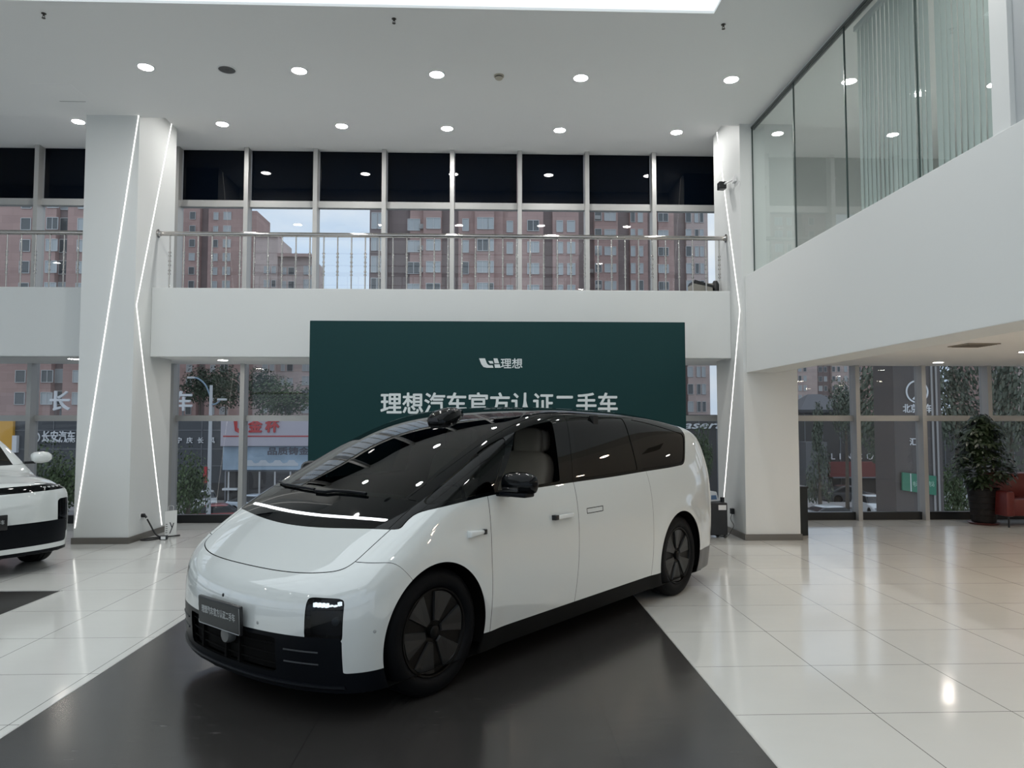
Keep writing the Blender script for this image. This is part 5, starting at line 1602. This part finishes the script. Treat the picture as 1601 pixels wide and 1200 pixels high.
# ---- the second car in the hall, cut by the picture's edge
Zs = cubic([1.4, 0.96, 0.86, 0.62, 0.20, -0.32, -0.75, -1.15, -1.60, -2.10, -2.80, -3.50, -3.95, -4.4], [0.30, 0.78, 0.93, 0.985, 1.04, 1.11, 1.37, 1.57, 1.69, 1.735, 1.715, 1.62, 1.45, 1.1])
dZs = lambda x: (Zs(x + 0.02) - Zs(x - 0.02)) / 0.04


def F_suv(x, y, z):
    ay = np.sqrt(y * y + 1e-6)
    t = z - 1.05
    W = 0.985 - 0.10 * (z - 0.65) ** 2 - 0.17 * (t + np.sqrt(t * t + 0.01))
    W = W - 0.07 * np.maximum(x - 0.1, 0) ** 2 - 0.03 * np.maximum(-2.8 - x, 0) ** 2
    for xw in (0.0, -3.0):
        W = W + 0.018 * np.exp(-((np.hypot(x - xw, z - 0.38) - 0.47) / 0.10) ** 2)
    f = smax(ay - W, (z - Zs(x) + 0.05 * y * y + 0.03 * (y / 0.9) ** 4) / np.sqrt(1 + dZs(x) ** 2), 0.16)
    f = smax(f, x - (0.93 - 0.17 * y * y - 0.10 * (y / 0.9) ** 6 - 0.22 * (z - 0.55) ** 2), 0.14)
    f = smax(f, (-4.05 + 0.08 * y * y + 0.2 * (z - 0.8) ** 2) - x, 0.4)
    return np.maximum(f, 0.21 - z)


def suv(label, loc, rz):
    t = thing('electric_suv', label, 'car', loc, rz)
    S2 = Skin(F_suv, (-4.2, -1.08, 0.15), (1.05, 1.08, 1.85), 0.03)
    A = S2.faces
    _, A = S2.split(A, lambda x, y, z: np.maximum(np.minimum(np.hypot(x - 0.0, z - 0.38), np.hypot(x + 3.0, z - 0.38)) - 0.44, 0.45 - np.abs(y)))
    full = list(A)
    under, A = S2.split(A, lambda x, y, z: z - 0.255)
    S2.build('lower_cladding', under, SATINBLACK, t)
    bl = cubic([0.6, 0.1, -0.35, -1.5, -3.0, -3.9], [0.98, 1.06, 1.10, 1.13, 1.16, 1.2])
    bar, A = S2.split(A, lambda x, y, z: np.maximum(np.maximum(np.abs(z - 0.912 - 0.02 * np.abs(y)) - 0.034, 0.45 - x), np.abs(y) - 0.955), 0.001)
    bb = S2.build('light_bar', bar, GLOSSBLACK, t)
    low, A = S2.split(A, lambda x, y, z: smax(np.maximum(np.abs(z - 0.435) - 0.125, 0.50 - x), np.abs(y) - 0.90, 0.06), 0.001)
    S2.build('lower_intake', low, SATINBLACK, t)
    hl, A = S2.split(A, lambda x, y, z: smax(smax(np.abs(np.abs(y) - 0.855) - 0.085, np.abs(z - 0.60) - 0.19, 0.06), 0.45 - x, 0.03), 0.001)
    for ff in S2.side(hl): S2.build('headlamp', ff, GLOSSBLACK, t)
    bon, A = S2.split(A, lambda x, y, z: smax(smax(-0.32 + 0.1 * y * y - x, np.abs(y) - 0.84, 0.05), 0.93 - z, 0.03), 0.002)
    S2.build('bonnet', bon, PAINT, t)
    gl, A = S2.split(A, lambda x, y, z: smax(bl(x) + 0.02 - z, np.maximum(x + 0.34 - 0.1 * y * y, -3.75 - x), 0.03), 0.001)
    scr, gl = S2.split(gl, lambda x, y, z: np.maximum(np.abs(y) - 0.755 - 0.10 * (x + 0.35), -1.5 - x), 0.0)
    S2.build('windscreen', scr, SCREEN, t)
    roof, gl = S2.split(gl, lambda x, y, z: np.minimum(np.abs(y) - 0.68, np.maximum(1.60 + 0.0 * x - z, x + 0.9)), 0.001)
    S2.build('roof', roof, GLOSSBLACK, t)
    sg_, pil = S2.split(gl, lambda x, y, z: np.maximum(np.maximum(z - Zs(x) + 0.15, 0.5 - np.abs(y)), np.maximum(x + 0.55 - 0.0 * z, -3.6 - x)), 0.001)
    for ff in S2.side(sg_): S2.build('side_window', ff, QUARTER, t)
    for ff in S2.side(pil): S2.build('window_pillar', ff, PAINT, t)
    fr, A = S2.split(A, lambda x, y, z: np.maximum(0.50 - x, 0.2 - z), 0.002)
    S2.build('front_bumper', fr, PAINT, t)
    fd, A = S2.split(A, lambda x, y, z: -0.52 - x, 0.002)
    for ff in S2.side(fd): S2.build('front_fender', ff, PAINT, t)
    d1, A = S2.split(A, lambda x, y, z: -1.55 - x, 0.002)
    for ff in S2.side(d1): S2.build('front_door', ff, PAINT, t)
    d2, A = S2.split(A, lambda x, y, z: -2.55 - x, 0.002)
    for ff in S2.side(d2): S2.build('rear_door', ff, PAINT, t)
    S2.build('rear_body', A, PAINT, t)
    _, inn = S2.split(full, lambda x, y, z: np.minimum(smax(bl(x) + 0.03 - z, x + 0.36, 0.02), 9.0), 0.0)
    S2.build('inner_lining', inn, LINING, t, -0.02)
    led_ = MB()
    for sgn in (-1, 1):
        for k in range(5):
            yy = 0.62 + 0.05 * k
            q, n = S2.hit((1.6, sgn * yy, 0.915 + 0.02 * yy), (-1, 0, 0)); q = q + n * 0.001
            led_.box(q[0] - 0.004, q[0] + 0.003, q[1] - 0.014, q[1] + 0.014, q[2] - 0.008, q[2] + 0.008)
    led_.build('daytime_light', mat('pale_lamp_chips', (0.6, 0.6, 0.6), 0.2), bb)
    for sgn in (-1, 1):
        for k, zz in enumerate((0.72, 0.62)):
            q, n = S2.hit((1.6, sgn * 0.85, zz), (-1, 0, 0)); q = q - n * 0.01
    for xw in (0.0, -3.0):
        for sg in (1, -1):
            make_wheel(t, 'wheel', xw, sg * 0.955, sg, 0.38, 5, 0.3)
            a = MB(); n = 16
            pr = [(0.47 * math.cos(-0.3 + (PI + 0.6) * k / n), 0.47 * math.sin(-0.3 + (PI + 0.6) * k / n)) for k in range(n + 1)]
            y0, y1 = (0.55, 0.94) if sg > 0 else (-0.94, -0.55)
            o0 = 0 if sg > 0 else n + 1
            a.add([(xw + p[0], y0, 0.38 + p[1]) for p in pr] + [(xw + p[0], y1, 0.38 + p[1]) for p in pr], [(k, k + 1, n + 2 + k, n + 1 + k) for k in range(n)] + [tuple(o0 + k for k in range(n + 1))])
            a.build('arch_liner', LINING, t)
    for sg in (1, -1):
        m = MB(); vs_ = []; fs_ = []; N = 16
        prof = [(0.0, 0.6), (0.03, 0.9), (0.12, 1.0), (0.19, 0.85), (0.225, 0.5), (0.235, 0.1)]
        for yy, r in prof:
            for k in range(N):
                a = 2 * PI * k / N
                vs_.append(((0.07 if math.cos(a) > 0 else 0.035) * math.cos(a) * r, sg * yy, 0.075 * math.copysign(abs(math.sin(a)) ** 0.7, math.sin(a)) * r))
        for i in range(len(prof) - 1):
            for k in range(N):
                k2 = (k + 1) % N
                fs_.append((i * N + k, i * N + k2, (i + 1) * N + k2, (i + 1) * N + k))
        fs_ += [tuple(range(N)), tuple((len(prof) - 1) * N + k for k in range(N))]
        m.add(vs_, fs_)
        o = m.build('door_mirror', PAINT, t, 60); o.location = (-0.55, sg * 0.98, 1.20)
        MB().box(-0.03, 0.03, min(-sg * 0.08, sg * 0.04), max(-sg * 0.08, sg * 0.04), -0.075, -0.045).build('mirror_arm', BLACKP, o)
    q, n = S2.hit((1.6, 0, 0.60), (-1, 0, 0))
    m = MB().box(-0.225, 0.225, -0.012, 0.012, -0.078, 0.078)
    pl = m.build('licence_plate', mat('plate_frame_black', (0.012, 0.012, 0.013), 0.3), t, 40, bevel=0.005); pl.location = Vector(q) + Vector((0.02, 0, 0)); pl.rotation_euler = (0, 0, PI / 2)
    lettering(pl, 'lettering', '理想汽车官方认证二手车', 0.05, mat('plate_letter_grey', (0.42, 0.44, 0.44), 0.5), (0, -0.0135, 0.005), 0.0006, 0.0006, 0.39)
    MB().box(-3.6, 0.2, -0.8, 0.8, 0.35, 0.42).build('cabin_floor', LINING, t)
    MB().prism([(0.1, 0.75), (-0.35, 1.06), (-0.6, 1.05), (-0.75, 0.95), (-0.7, 0.75)], -0.78, 0.78, 'xz').build('dashboard', LINING, t)
    for yy in (0.4, -0.4):
        MB().box(-1.75, -1.55, yy - 0.24, yy + 0.24, 0.55, 1.25).build('seat_back', BEIGE, t, 40, bevel=0.07)
        MB().box(-1.85, -1.72, yy - 0.13, yy + 0.13, 1.27, 1.47).build('headrest', BEIGE, t, 40, bevel=0.05)
    return t


hd = math.radians(-38)
lf_ = Vector((-math.sin(hd), math.cos(hd), 0))
suv('white car cut off by the left picture edge, standing beside the left-hand column', Vector((-5.38, 8.86, 0)) - lf_ * 0.86, hd)
